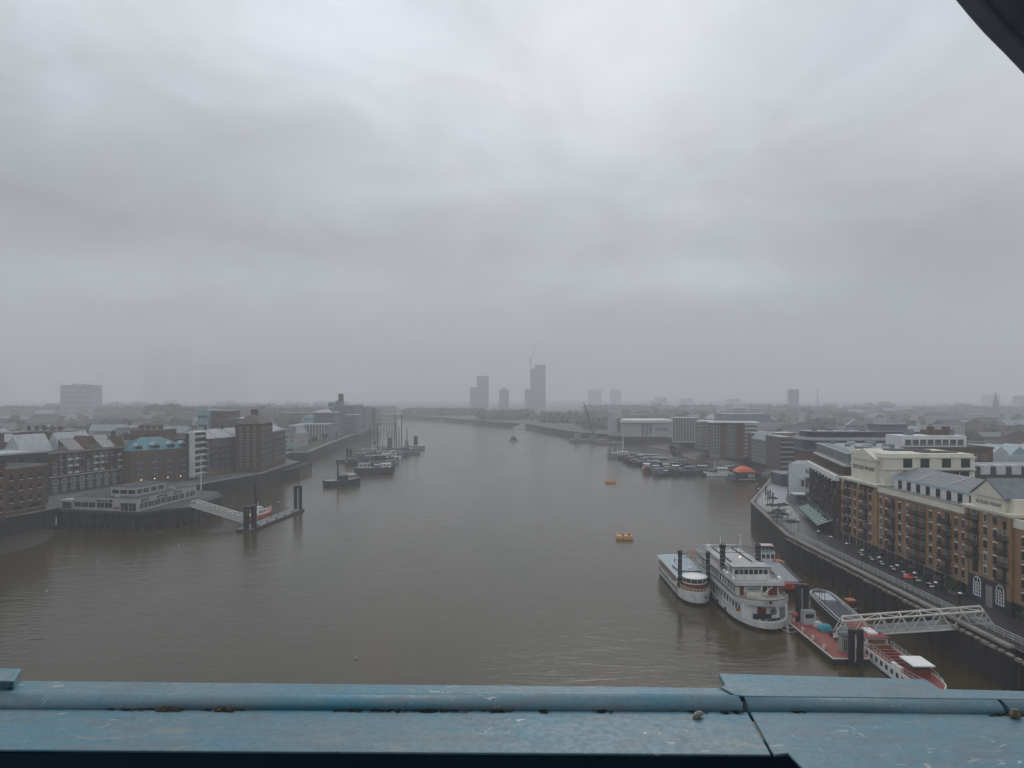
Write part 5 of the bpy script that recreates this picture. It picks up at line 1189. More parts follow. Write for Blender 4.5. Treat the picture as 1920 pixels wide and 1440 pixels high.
# ------------------------------------------------------------------ truss gangway from pontoon to quay
def gangway(name, label, A, B, w_, h, n, mat, deckm, r=.16, deck_side=True, slope_ends=True):
    A, B = Vector(A), Vector(B); d = B - A; Lh = d.length; u = d.normalized(); s_ = Vector((-u.y, u.x, 0)).normalized(); up = Vector((0,0,1))
    t = thing(name, label, 'gangway', A)
    P = lambda f, side, z: u*(Lh*f) + s_*(w_/2*side) + up*z
    for side in (-1, 1):
        b = MB(); e = .5/n
        b.tube(P(0,side,0), P(1,side,0), r, 8); b.tube(P(e,side,h), P(1-e,side,h), r*1.15, 8)
        for k in range(n):
            b.tube(P(k/n,side,0), P((k+.5)/n,side,h), r*.62, 6); b.tube(P((k+.5)/n,side,h), P((k+1)/n,side,0), r*.62, 6)
        b.build('side_truss', mat, t)
    b = MB()
    for k in range(n):
        b.tube(P((k+.5)/n,-1,h), P((k+.5)/n,1,h), r*.6, 6)
        if k < n-1: b.tube(P((k+.5)/n,-1 if k % 2 else 1,h), P((k+1.5)/n,1 if k % 2 else -1,h), r*.5, 6)
    b.build('top_bracing', mat, t)
    b = MB(); b.loft([[tuple(P(f,-.92,.05)), tuple(P(f,.92,.05)), tuple(P(f,.92,.2)), tuple(P(f,-.92,.2))] for f in (0,1)]); b.build('walkway', deckm, t)
    if deck_side:
        for side in (-1, 1):
            b = MB(); b.loft([[tuple(P(f,side*.93,.2)), tuple(P(f,side*.96,.2)), tuple(P(f,side*.96,.95)), tuple(P(f,side*.93,.95))] for f in (0.02,.98)]); b.build('side_panel', palegrey, t)
    return t
g_ = gangway('truss_gangway', 'long cream painted steel truss gangway from the quay down to the red pontoon', (62.1,143.1,1.8), (86.6,133.2,6.9), 3.4, 2.9, 8, truss, grey, .17)
MB().box(23.2,-10.2,4.7,27.0,-7.0,5.1).build('landing_plate', offwhite, g_)
MB().tube((23.4,-11.0,3.4),(23.4,-11.0,4.9),.4,8).build('hinge_bearing', offwhite, g_)
for k in range(2): MB().tube((19.8+k*2.2,-9.2+2.4*k,-8),(19.8+k*2.2,-9.2+2.4*k,4.0),.3,8).build('support_pile', timber, g_)
# ------------------------------------------------------------------ red decked passenger launch, near
L, o, rz = heading((67.2, 147), (66.3, 113.5))
t = thing('passenger_launch', 'white passenger launch with dark red decks and white roofed wheelhouse, nearest the bridge', 'boat', o, rz)
hull_mesh(plan(L, 5.0, .16, .08, .85, 14), 2.3, .4, boot=.3, flare=.95, bul=.12).build('hull', [white, hullblack, maroon, cream], t)
for s_ in (-1, 1):
    for x in lin(-L*.42, L*.3, 13): MB().box(x-.42, s_*2.42-.1, 1.1, x+.42, s_*2.42+.14, 1.85).build('hull_window', glass, t)
c = MB().box(-L*.44, -1.9, 2.2, -L*.16, 1.9, 3.6).build('aft_cabin', white, t); MB().box(-L*.45, -2.1, 3.603, -L*.15, 2.1, 3.75).build('cabin_roof', maroon, c)
for s_ in (-1, 1):
    for x in lin(-L*.43, -L*.17, 6): MB().box(x-.5, s_*1.9-.04, 2.7, x+.5, s_*1.9+.04, 3.3).build('cabin_window', glass, c)
MB().box(-L*.30, -.8, 3.753, -L*.2, .8, 4.1).build('skylight', stone, c); MB().box(-L*.16+.003, -1.6, 2.5, -L*.16+.06, 1.6, 3.3).build('cabin_front_window', wood, c)
MB().box(-L*.13, -1.7, 2.2, -L*.1, 1.7, 2.9).build('varnished_seat', wood, t); b = MB()
for k in range(5): b.box(-L*.06+k*1.6, -1.5, 2.25, -L*.06+k*1.6+.5, 1.5, 2.7)
b.build('deck_bench', wine, t)
w_ = MB().box(L*.22, -1.45, 2.2, L*.31, 1.45, 3.6).build('wheelhouse', wine, t); MB().box(L*.225, -1.4, 3.603, L*.305, 1.4, 4.25).build('wheelhouse_glass', glass, w_); MB().box(L*.19, -1.75, 4.253, L*.33, 1.75, 4.45).build('wheelhouse_roof', stone, w_)
for s_ in (-1, 1): rail([(-L*.14, s_*2.2),(L*.3, s_*2.25),(L*.42, s_*1.4)], 2.3, 1.0, 1.3, .035, 2).build('side_railing', offwhite, t)
for s_, x in ((1, L*.12), (-1, L*.15), (-1, L*.2)): MB().box(x, s_*2.1-.35, 2.35, x+1.3, s_*2.1+.2, 3.0).build('liferaft_box', stone, t)
# ================================================================== orange float barges, buoys, gulls
for (px, py, w_, l_, lab) in ((1171,1010,30,2.6,'large orange float barge with upright posts, floating in mid river'),(1145,905,20,2.2,'smaller tan float barge farther off in mid river')):
    p_ = W(px, py, 0); Lx = w_/F*p_.y
    t = thing('float_barge', lab, 'barge', p_); MB().loft([[(-Lx*.46,-1.6,-.3),(Lx*.46,-1.6,-.3),(Lx*.46,1.9,-.3),(-Lx*.46,1.9,-.3)],[(-Lx*.5,-1.8,.9),(Lx*.5,-1.8,.9),(Lx*.5,2.1,.9),(-Lx*.5,2.1,.9)]]).build('float_hull', amber, t)
    b = MB().box(-Lx*.5,-1.8,.9,Lx*.5,-1.6,1.25).box(-Lx*.5,1.9,.9,Lx*.5,2.1,1.25).box(-Lx*.5,-1.597,.9,-Lx*.47,1.897,1.25).box(Lx*.47,-1.597,.9,Lx*.5,1.897,1.25).build('coaming', amber, t)
    for x in (-.1, .3): MB().box(Lx*x-.3, -.3, .85, Lx*x+.3, .3, 1.7).build('bollard', wood, t)
    MB().box(-Lx*.47,-1.55,.903,Lx*.47,1.85,.95).build('deck', amber, t)
gullw = M('gull_white', (.42,.40,.37), .7, .1, 5)
for i, (px, py, dark) in enumerate(((88,1109,0),(255,1056,0),(183,1054,0),(335,1022,0),(815,1072,0),(1390,921,1),(1398,961,1),(668,1235,0),(438,936,0))):
    p_ = W(px, py, 0); b = MB().loft([[(x*s_, y*s_, z_) for x, y in circ(0,0,.27,10,.17)] for s_, z_ in ((.7,-.15),(1,.1),(.8,.3),(.3,.4))])
    if not dark: b.ball((.24,0,.5),.08,6)
    tag(b.build('mooring_buoy' if dark else 'floating_gull', hullblack if dark else gullw, loc=p_, rz=i), ['pale gull afloat off the lower left water','pale gull afloat below the piled platform','pale gull afloat left of the other near the platform','pale gull afloat close to the platform piles','lone pale gull afloat in mid river','small black buoy nearer the red roofed kiosk boat','small black buoy off the plaza corner','pale gull afloat just above the blue ledge','pale gull afloat beyond the white gangway'][i], 'buoy' if dark else 'gull')
# ================================================================== LEFT PONTOON, gangway, lifeboat
A, B = W(478,990,.9), W(571,953,.9); u = (B-A).normalized(); rz = math.atan2(u.y,u.x); L = (B-A).length
t = thing('grey_pontoon', 'long low grey pontoon with a dark side on the left river', 'pontoon', (A.x,A.y,0), rz)
MB().box(-3,0,-.5,L,5.5,.75).build('float_hull', hullblack, t); MB().box(-3.1,-.1,.753,L+.1,5.6,.95).build('deck', M('pontoon_deck', (.13,.137,.14), .5, .15, .3, spec=.5), t)
b = rail([(2,5.2),(L-4,5.2)], .95, 1.1, 2.0, .05, 2); b.build('railing', ironrail, t)
for x in lin(0, L, 6): MB().box(x-.3,.3,.95,x+.3,.8,1.5).build('bollard', hullblack, t)
for k, (x, h_) in enumerate(((7,6),(19,6.5),(26,7.4))):
    lp = thing('pontoon_lamp', ['white lifebuoy post beside the lifeboat','thin dark lamp post midway along the grey pontoon','dark signal post close to the yoked piles'][k], 'lamp post', (A.x+u.x*x-u.y*2.5, A.y+u.y*x+u.x*2.5, .95))
    MB().tube((0,0,0),(0,0,h_*.75),.13,6).build('post', [offwhite,ironrail,ironrail][k], lp); MB().ball((0,0,h_*.75),.28,6).build('lamp_head', stone, lp)
piles('pair of tall thick black piles at the near end of the grey pontoon', [tuple(W(462,997,0)[:2]), tuple(W(476,994,0)[:2])], 9.0, 1.0)
yp = piles('yoked pair of tall black piles at the far end of the grey pontoon', [(XD(554,308),308),(XD(563,308),308)], 10.5, .75); MB().tube((1.2,0,10),(1.2,0,14.5),.2,6).build('signal_post', ironrail, yp)
piles('single tall black pile standing behind the lifeboat', [tuple(W(480,945,0)[:2])], 9.5, .7, False)
gangway('white_gangway', 'white lattice gangway from the piled platform down to the grey pontoon', (-119.5,276.5,6.9), (XD(466,272),270.5,1.6), 3.2, 2.3, 11, truss, deckgrey, .15)
L, o, rz = heading((XD(467,282),282), (XD(508,300),300))
t = thing('lifeboat', 'orange hulled lifeboat with white wheelhouse tied behind the grey pontoon', 'lifeboat', o, rz)
hull_mesh(plan(L, 5.2, .38, .1, .85), 1.9, 1.3, boot=.2, bul=.35).build('hull', [lifered, hullnavy, M('deck_rust', (.36,.16,.12), .6, .2, 1), white], t)
house(t, -L*.25, L*.08, 3.4, 1.6, 3.4, white, offwhite, 'wheelhouse', 3, .05); MB().box(-L*.18,-1.1,3.55,0,1.1,4.6).build('flying_bridge', offwhite, t); MB().tube((-L*.1,0,4.6),(-L*.1,0,6.4),.08,5).build('mast', white, t)
MB().box(-L*.46,-1.6,1.6,-L*.3,1.6,2.3).build('aft_deck_gear', offwhite, t)
L, o, rz = heading((XD(424,295),295), (XD(446,292),292)); t = thing('moored_launch', 'low grey launch lying behind the white gangway', 'boat', o, rz)
hull_mesh(plan(L, 3, .35, .1, .8), 1.0, .4, boot=.15).build('hull', [slate, hullnavy, bluegrey, palegrey], t); house(t, -L*.2, L*.1, 2, .8, 2.0, bluegrey, palegrey, 'cabin', 2)
t = thing('timber_jetty', 'short dark timber jetty on thin piles in front of the brown riverside blocks', 'jetty', (-133,452,0))
MB().box(0,-30,4.6,5,22,5.3).build('jetty_deck', timber, t); rail([(4.8,-30),(4.8,22)],5.3,1.0,3,.06,2).build('railing', ironrail, t)
for k in range(7): MB().tube((4.5,-2+k*4,-1),(4.5,-2+k*4,4.6),.4,6).build('pile', timber, t)
# ================================================================== MOORED CRAFT, mid river left and far right
def craft(name, label, px, py, L, w_, rz, hullm, cabins=(), masts=(), h=1.6, group=None, k=1.0, deckm=deckgrey, rim=offwhite, cat='boat', sheer=.8, bow=.3, extra=None):
    p = W(px, py, 0); t = thing(name, label, cat, p, R(rz), group)
    if group: k = 1.25 if group.startswith(G2) else 1.5
    h *= k; cabins = [(a, b, c, z*k, *q) for a, b, c, z, *q in cabins]; w_ *= 1.1
    hull_mesh(plan(L, w_, bow, .12, .8), h, sheer, boot=.2).build('hull', [hullm, hullblack, deckm, rim], t)
    for (x0, x1, cw, z1, wall, roof, n) in cabins: house(t, x0*L, x1*L, w_*cw, h-.3, z1, wall, roof, 'cabin', n, .1)
    for (x, y, z, r, m) in masts: MB().tube((x*L, y*w_, h-.3), (x*L, y*w_, z*1.1), r*1.15, 7, r*.7).build('mast', m, t)
    b = MB()
    random.seed(int(px*3+py))
    for _ in range(8):
        x, y = random.uniform(-.42, .4)*L, random.uniform(-.3, .3)*w_; s_ = random.uniform(.25, .6); b.box(x-s_, y-s_*.7, h-.35, x+s_, y+s_*.7, h-.35+random.uniform(.5, 1.5))
    if L < 21: b.build('deck_clutter', [grey, offwhite, slate, tarp][int(px) % 4], t)
    if extra: extra(t, L, w_, h)
    return t
G1, G2 = 'craft moored in mid river on the left', 'craft moored off the far right bank'
def hoops(t, L, w_, h):
    b = MB()
    for k in range(4): b.path([(x_, w_*.32*math.cos(math.pi*j/8), h+2.6+1.0*math.sin(math.pi*j/8)) for j in range(9) for x_ in [-.02*L+k*L*.06]], .12, 5)
    b.build('awning_hoop', offwhite, t)
craft('steam_tug', 'black steam tug with tall thin funnel and pale awning, nearest left moored craft', 643, 909, 21, 6, 38, hullnavy, [(-.12,.12,.6,3.4,hullblack,slate,2),(.1,.34,.65,3.6,palegrey,offwhite,4)], [(-.14,0,11,.5,hullblack)], 1.9, G1, extra=hoops)
craft('moored_barge', 'big dark barge with white deckhouses behind the steam tug', 702, 888, 24, 6.4, 20, hullnavy, [(-.4,-.12,.75,4.4,offwhite,leadroof,4),(.0,.12,.7,3.6,grey,palegrey,2),(.16,.4,.7,4.0,white,offwhite,4)], [(-.46,0,8,.3,hullblack),(-.05,.2,9,.25,hullblack)], 2.6, G1)
craft('moored_barge', 'small dark boat with a white cabin at the end of the big dark barge', 728, 881, 9, 3.6, 15, hullblack, [(-.2,.2,.6,3,white,offwhite,2)], [], 1.3, G1)
craft('mooring_barge', 'low flat barge carrying a square dark pile frame, leftmost of the moored craft', 655, 867, 19, 5, 4, hullblack, [(.12,.4,.7,3.2,offwhite,offwhite,3)], [], 1.5, G1, bow=.05, extra=lambda t, L, w_, h: MB().box(-2.2,-1.4,-1,-.6,1.4,10.5).box(.4,-1.4,-1,2.2,1.4,9.8).box(-.597,-1.2,7.6,.397,1.2,9.0).build('pile_frame', hullblack, t))
craft('sailing_barge', 'hazy dark barge with a tarpaulined hold and wheelhouse behind the big dark barge', 707, 868, 22, 5.6, 14, hullblack, [(-.4,-.05,.8,3.6,slate,grey,0),(.15,.34,.6,4.4,white,offwhite,3)], [(-.05,0,9,.3,hullblack)], 2.2, G1)
craft('moored_cruiser', 'white cabin cruiser at the right side of the left moorings', 737, 862, 13, 4.2, 25, white, [(-.3,.15,.75,3.4,white,offwhite,4),(-.12,.08,.6,4.6,offwhite,white,2)], [], 1.6, G1)
craft('moored_launch', 'dark launch with a rounded bow lying right of the white cabin cruiser', 747, 856, 14, 4.4, 28, slate, [(-.2,.2,.65,3.2,palegrey,grey,3)], [], 1.7, G1)
craft('moored_launch', 'dull red and grey launch halfway along the left moorings', 752, 849, 14, 4.2, 26, maroon, [(-.2,.2,.65,3.4,offwhite,grey,3)], [], 1.7, G1)
craft('moored_launch', 'pale launch with a white wheelhouse near the end piles', 770, 846, 12, 4, 20, palegrey, [(-.2,.15,.65,3.6,white,white,3)], [], 1.6, G1)
for i, (px, py, mz, lab) in enumerate(((684,856,17,'sailing boat with one tall dark mast at the left of the rear mooring row'),(690,849,22,'thin masted sailing boat just right of the leftmost mast'),(705,851,19,'sailing boat with a mast between two short black piles'),(724,851,15,'short masted sailing boat left of the grey pile frame'),(737,850,30,'tall masted barge, first of the four tallest masts'),(741,852,26,'tall masted barge, second of the four tallest masts'),(745,851,21,'barge with the shortest of the four tallest masts'),(750,850,30,'tall masted barge, rightmost of the four tallest masts'),(760,848,19,'small sailing boat beside the red brown trestle'))):
    craft('sailing_boat', lab, px, py, 14, 4, 15 + 7*(i % 3), [hullblack, slate, hullnavy][i % 3], [(-.3,.0,.6,2.8,[grey,offwhite,palegrey][i % 3],offwhite,2)], [(.1,0,mz,.42,hullblack)] + ([(-.2,0,mz*.6,.3,hullblack)] if i % 2 else []), 1.5, G1)
for i, (px, py, lab) in enumerate(((672,861,'dull narrow workboat behind the square pile frame'),(697,860,'dull grey houseboat with two cabins behind the sailing barge'),(716,858,'green grey houseboat in the middle of the left moorings'),(727,857,'pale roofed houseboat right of the green grey one'),(712,846,'flat grey pontoon boat at the back of the left moorings'))):
    craft('houseboat', lab, px, py, 17, 4.6, 8+6*i, [slate, hullblack, bluegrey, slate, grey][i], [(-.4,-.05,.7,3.4,[slate,grey,bluegrey,slate,offwhite][i],[oldslate,palegrey,slate,offwhite,palegrey][i],4),(.05,.35,.7,3.0,offwhite,grey,3)], [], 1.6, G1)
for i, (px, py) in enumerate(((667,872),(676,868),(683,865),(690,863),(698,865),(706,862),(714,864),(722,862),(720,870),(730,866),(742,856),(752,853),(758,850),(764,848),(693,857),(702,854),(733,853),(765,852))):
    craft('workboat', 'dull workboat rafted among the left moorings', px, py, 15+3*(i % 3), 4.4, 8+(i*11) % 26, [hullblack, hullnavy, slate][i % 3], [(-.35,.05,.75,3.0+.5*(i % 3),[dark_brick,slate,grey,bluegrey][i % 4],[slate,oldslate,grey][i % 3],4)], [(.2,0,7,.2,hullblack)] if i % 3 == 0 else [], 1.7, 'workboats rafted in the left moorings')
def pxpiles(label, lst, py, top, r):
    z = ZD(top, W(960, py, 0).y); return piles(label, [tuple(W(px, py, 0)[:2]) for px in lst], z, r, True)
pxpiles('two short black piles amid the left moorings', [702, 704.5], 846, 827, .55)
pxpiles('square topped grey pile frame behind the tall masts', [729, 733.5], 847, 821, .9)
pxpiles('red brown trestle of two thin piles beyond the tall masts', [760, 765], 847, 826, .4)
pt = pxpiles('cluster of end piles on a low dolphin at the far tip of the left moorings', [777, 779.5, 782], 842, 818, .6); MB().box(-6,-4,-1,9,5,3.2).build('dolphin_base', slate, pt); MB().box(-6.2,-4.2,3.203,9.2,5.2,3.6).build('dolphin_cap', offwhite, pt)
# right hand moorings
craft('masted_ship', 'white topped ship with white masts, farthest left of the right hand moorings', 1163, 859, 20, 6, 172, grey, [(-.3,.05,.7,4,offwhite,white,3),(.05,.3,.6,3.2,palegrey,white,2)], [(-.1,0,17,.35,white),(.1,0,8,.3,white),(.3,0,8,.3,white),(-.02,.3,9,.2,white)], 2.6, G2)
rb = [(1180,862,'dark barge with white rails beside the white masted ship',hullblack,slate),(1190,867,'dark barge with a pink brown hatch cover',hullblack,maroon),(1199,872,'low dark barge end jutting towards open water',hullblack,grey),
 (1213,885,'red brown houseboat with a white arched cabin at the front of the right moorings',maroon,white),(1231,889,'square grey green houseboat with a pale flat roof',bluegrey,palegrey),(1243,892,'small white cabin cruiser in front of the dark houseboats',hullblack,white),
 (1250,886,'dark houseboat with a pale front frame',hullblack,offwhite),(1266,889,'blue green boat with round white wheelhouse beside the blue roofed barge',hullnavy,white),
 (1283,890,'broad blue barge with a pale pitched awning roof',hullnavy,leadroof),(1307,888,'low dark lighter with a white dinghy alongside',hullblack,offwhite),(1330,893,'small tan boat low in the water',hullblack,amber),(1345,893,'white workboat with a small mast near the red roofed kiosk boat',white,white),
 (1358,889,'cluttered dark boat left of the red roofed kiosk boat',plum_brick,palegrey),(1375,888,'dark boat touching the red roofed kiosk boat',hullblack,grey)]
for i, (px, py, lab, hm, cm) in enumerate(rb):
    small = i in (5, 10)
    craft('moored_boat', lab, px, py, 9 if small else 17, 3.4 if small else 5, [175,168,160,262,268,175,265,255,188,178,180,185,200,215][i], hm, [(-.35,-.02,.75,2.6 if small else 4.0,cm if i in (3,11) else [grey,slate,bluegrey][i % 3],cm,3)] + ([] if small else [(.05,.33,.7,3.2,slate if cm in (white, offwhite) and i % 2 else cm,[grey,slate][i % 2],2)]), [(.1,0,8,.18,white)] if i in (11,) else [], 1.2 if small else 1.9, G2, rim=[offwhite, grey, slate][i % 3])
for i, (px, py) in enumerate(((1187,858),(1200,861),(1212,863),(1225,865),(1238,868),(1250,870),(1214,873),(1250,877),(1268,874))):
    craft('garden_barge', ['flat barge roofed with small gardens and hatches among the right hand moorings'][0], px, py, 20, 5, 170+(i*37) % 18, [hullblack, hullnavy][i % 2], [(-.4,.3,.8,2.6+.4*(i % 3),[grey,slate,bluegrey,dark_brick][i % 4],[slate,grey,palegrey,bluegrey][(i*3) % 4],5)], [], 1.7, G2+', flat barges')
# kiosk boat with the orange red roof
p = W(1397, 902, 0); t = thing('kiosk_boat', 'moored blue sided kiosk boat with a bright orange red roof', 'boat', p, R(4))
MB().box(-8,-3.5,-.5,6,9,.9).build('float_hull', hullnavy, t); MB().box(-4.6,-2.4,.9,4.8,5,5.2).build('cabin', hullnavy, t); MB().box(-7,1,.9,-4.603,8,3.6).build('side_store', bluegrey, t)
MB().loft([[(-5.2,-3,5.2),(5.4,-3,5.2),(5.4,5.6,5.2),(-5.2,5.6,5.2)],[(-4.2,-2.2,6.8),(3.6,-2.2,6.8),(3.6,4.8,6.8),(-4.2,4.8,6.8)],[(-1.6,.8,8.4),(.6,.8,8.4),(.6,1.8,8.4),(-1.6,1.8,8.4)]]).build('roof', tile, t)
for x in lin(-4.4, 4.6, 7): MB().box(x-.45,-2.46,2.2,x+.45,-2.4,4.3).build('window', offwhite if x > 1 else glass2, t)
MB().box(-4.6,-2.7,1.0,4.8,-2.403,1.5).build('white_strake', offwhite, t)
pt = piles('thick dark piles against the orange roofed kiosk boat', [(p.x+8,p.y-1),(p.x+8,p.y+3)], 4.6, 1.1)
gangway('white_gangway', 'thin white railed gangway from the kiosk boat to the quay by the inlet', (p.x+8.5,p.y,2.6), (148,402,7.2), 2.4, 1.4, 9, offwhite, grey, .12, False)
# far river traffic
t = craft('river_tug', 'small dark tug heading away in mid river with a white wake', 963, 826, 15, 6.5, 92, hullblack, [(-.1,.25,.7,4.4,hullblack,slate,3)], [(.05,0,8,.25,hullblack)], 2.2, None)
wk_ = M('wake_foam', (.62,.60,.56), .8, .2, 1)
b = MB(); random.seed(9)
for k in range(220):
    x = random.gauss(0, 2.6); y = -7.5 - abs(random.gauss(0, 6)); r = random.uniform(.5, 1.8); z_ = random.uniform(.1, .9)*max(.2, 1-(-7.5-y)/14); b.poly([(x-r,y,.03),(x+r*.2,y-r*.5,z_),(x+r,y+r*.1,.05),(x,y+r*.6,z_*.7)])
tag(b.build('wake_foam', wk_, loc=W(963,826,0)), 'white foam wake behind the small tug', 'wake', kind='stuff')
def ferry(name, label, px, py, L, rz, mats, decks):
    t = craft(name, label, px, py, L, 7, rz, mats[0], [(-.42,.36,.85,4.2,mats[1],mats[2],8)] + ([(-.36,.2,.75,6.4,mats[1],mats[2],6)] if decks > 1 else []), [], 2.0, None); return t
ferry('passenger_ferry', 'white two deck ferry moored off the wooded far bend', 983, 804, 34, 172, (white,white,white), 2)
ferry('passenger_ferry', 'long faint white launch behind the two deck ferry', 1012, 800, 26, 174, (offwhite,offwhite,palegrey), 1)
ferry('river_barge', 'faint pale barge near the left of the far bend', 843, 790, 34, 176, (palegrey,offwhite,white), 1); ferry('river_barge', 'faint white barge farthest left on the far reach', 814, 787, 26, 176, (palegrey,white,white), 1)
craft('river_barge', 'long low dark barge on the far reach with no cabin', 898, 796, 52, 7, 175, slate, [], [], 1.6, None, bow=.08)
# crane barge
p = W(1100, 829, 0); t = thing('crane_barge', 'dark crane barge with a long raised jib moored at the far right works', 'barge', p, R(-12))
hull_mesh(plan(36, 11, .1, .1, .9), 3.2, .3, boot=.3).build('hull', [slate, hullblack, grey, offwhite], t); MB().box(-13,-3,3,-6,3,8.5).build('deckhouse', grey, t); MB().box(3,-2,3,10,3,7.5).build('crane_cab', slate, t)
d_ = p.y; top = (XD(1094,d_)-p.x, 0, ZD(754,d_)); MB().tube((7,0,7),top,.9,6,.45).build('jib', ironrail, t); MB().tube((7,0,7),(9,0,14),.4,5).tube((9,0,14),top,.15,4).build('jib_stay', ironrail, t)
craft('moored_barge', 'dark work barge with a white hooped bow right of the crane barge', 1125, 829, 24, 8, 174, hullblack, [(-.3,-.05,.7,4.6,grey,slate,2)], [], 2.4, None)
craft('moored_barge', 'low dark work barge moored against the wall below the white shed', 1142, 833, 30, 8, 172, slate, [(.1,.3,.7,4.2,maroon,grey,2)], [], 2.4, None)
# ================================================================== PROMENADE FURNITURE
QL = Q + .02
def lamp_proto():
    t = thing('promenade_lamp', 'black lamp post with a round white head on the warehouse promenade', 'lamp post', (84.7, 0, QL), 0, 'lamps along the warehouse promenade')
    MB().tube((0,0,0),(0,0,.8),.13,8,.09).tube((0,0,.8),(0,0,3.5),.06,8).build('post', black, t)
    MB().tube((0,0,3.5),(0,0,3.62),.3,10,.36).build('lamp_collar', black, t); MB().prism(circ(0,0,.42,12), 3.62, 3.78, top=circ(0,0,.2,12)).build('lamp_head', stone, t); return t
lp = lamp_proto(); spots = [(84.8,140),(84.8,148),(84.9,156),(84.9,163),(84.9,171),(84.7,179),(84.6,187),(84.5,196),(84.5,204),(86.3,223),(88.8,238),(95,281),(99,297),(104,314)]
for i, (x, y) in enumerate(spots):
    o = lp if i == 0 else copy_tree(lp); o.location = (x, y, QL)
def wall_lamp(y): pass
def parasol_proto(name, label, mat, r, sq, grp):
    t = thing(name, label, 'parasol', (0,0,QL), 0, grp)
    MB().tube((0,0,0),(0,0,2.9),.05,6).build('pole', ironrail, t); MB().tube((0,0,0),(0,0,.12),.4,10).build('base', ironrail, t)
    pl_ = [(r,r),(-r,r),(-r,-r),(r,-r)] if sq else circ(0,0,r,10)
    MB().prism(pl_, 2.35, 2.4).prism([(x, y) for x, y in pl_], 2.403, 3.15, top=[(x*.06, y*.06) for x, y in pl_]).build('canopy', mat, t); return t
dk = M('black_canvas', (.02,.02,.024), .8, .3, 1)
a_ = parasol_proto('cafe_parasol', 'round black parasol on the pale plaza', dk, 1.9, False, 'round parasols on the plaza'); b_ = parasol_proto('square_parasol', 'square black parasol on the pale plaza', dk, 1.9, True, 'square parasols on the plaza')
for i, (px, py) in enumerate(((1450,934),(1458,957),(1449,962),(1456,969),(1470,946))):
    o = a_ if i == 0 else copy_tree(a_); p = W(px, py, Q+2.5); o.location = (p.x, p.y, QL+.02)
for i, (px, py) in enumerate(((1448,947),(1466,964),(1484,978),(1463,947))):
    o = b_ if i == 0 else copy_tree(b_); p = W(px, py, Q+2.5); o.location = (p.x, p.y, QL+.02); o.rotation_euler.z = .3
o = parasol_proto('cafe_parasol', 'red round parasol on the promenade beneath a white lamp head', redpaint, 1.1, False, None); p = W(1703,1082,Q+2.4); o.location = (p.x, p.y, QL)
cb = parasol_proto('cafe_parasol', 'round black parasol at the warehouse front', dk, 1.4, False, 'dark parasols along the warehouse front')
for i, y in enumerate((186, 181.5, 177, 171, 166, 161, 156)):
    o = cb if i == 0 else copy_tree(cb); o.location = (90.2 + .6*(i % 2), y, QL)
def table_set():
    t = thing('cafe_table', 'white round cafe table with chairs on the promenade', 'table', (0,0,QL), 0, 'cafe tables on the promenade')
    MB().tube((0,0,.7),(0,0,.75),.5,10).build('table_top', stone, t); MB().tube((0,0,0),(0,0,.7),.05,6).build('table_leg', ironrail, t); return t
tb = table_set()
cafe = [(W(px,py,Q).x, W(px,py,Q).y) for px, py in ((1455,950),(1461,953),(1464,948),(1470,958),(1468,966),(1472,972),(1459,963),(1478,966))] + [(89.5-.8*(k % 2), 190-2.6*k) for k in range(14)]
for i, (x, y) in enumerate(cafe):
    o = tb if i == 0 else copy_tree(tb); o.location = (x, y, QL+.02)
ch = thing('cafe_chair', 'dark cafe chair on the promenade', 'chair', (0,0,QL), 0, 'cafe chairs on the promenade')
MB().box(-.22,-.22,.42,.22,.22,.47).build('seat', ironrail, ch); MB().box(-.22,.18,.47,.22,.22,.9).build('backrest', ironrail, ch)
for sx in (-.19,.19):
    for sy in (-.19,.19): MB().box(sx-.02,sy-.02,0,sx+.02,sy+.02,.42).build('leg', ironrail, ch)
n = 0
for i, (x, y) in enumerate(cafe):
    for k in range(2):
        o = ch if n == 0 else copy_tree(ch); n += 1; a = 1.3*i + math.pi*k; o.location = (x+.8*math.cos(a), y+.8*math.sin(a), QL+.02); o.rotation_euler.z = a - math.pi/2
def shrub_mesh(seed, r, n, hgt, sz=.2, mat=leaf, name='foliage'):
    random.seed(seed); b = MB(); cl = [Vector((random.gauss(0,.45)*r, random.gauss(0,.45)*r, hgt*random.uniform(.35,.95))) for _ in range(7)]
    for k in range(n):
        c = random.choice(cl) + Vector((random.gauss(0,.3)*r, random.gauss(0,.3)*r, random.gauss(0,.16)*hgt)); s_ = sz*random.uniform(.6,1.5)
        u = Vector((random.gauss(0,1),random.gauss(0,1),random.gauss(0,.6))).normalized(); v = u.orthogonal().normalized(); b.poly([c-u*s_, c+v*s_*.6, c+u*s_, c-v*s_*.6])
    return b.mesh(name, mat)
sh = thing('potted_tree', 'potted dark bush at the warehouse front', 'plant', (0,0,QL), 0, 'potted bushes along the warehouse front')
MB().prism(circ(0,0,.35,8), 0, .7, top=circ(0,0,.45,8)).build('pot', slate, sh); inst(shrub_mesh(3, .8, 260, 1.9, .14), 'foliage', sh, (0,0,.5)); MB().tube((0,0,.6),(0,0,1.6),.05,5).build('stem', bark, sh)
for i, y in enumerate((193.5, 184, 174, 164.5, 157.5, 153.6, 152.2, 131, 126)):
    o = sh if i == 0 else copy_tree(sh); o.location = (91.0, y, QL); o.rotation_euler.z = i; o.scale = (1,1,1+.12*(i % 3))
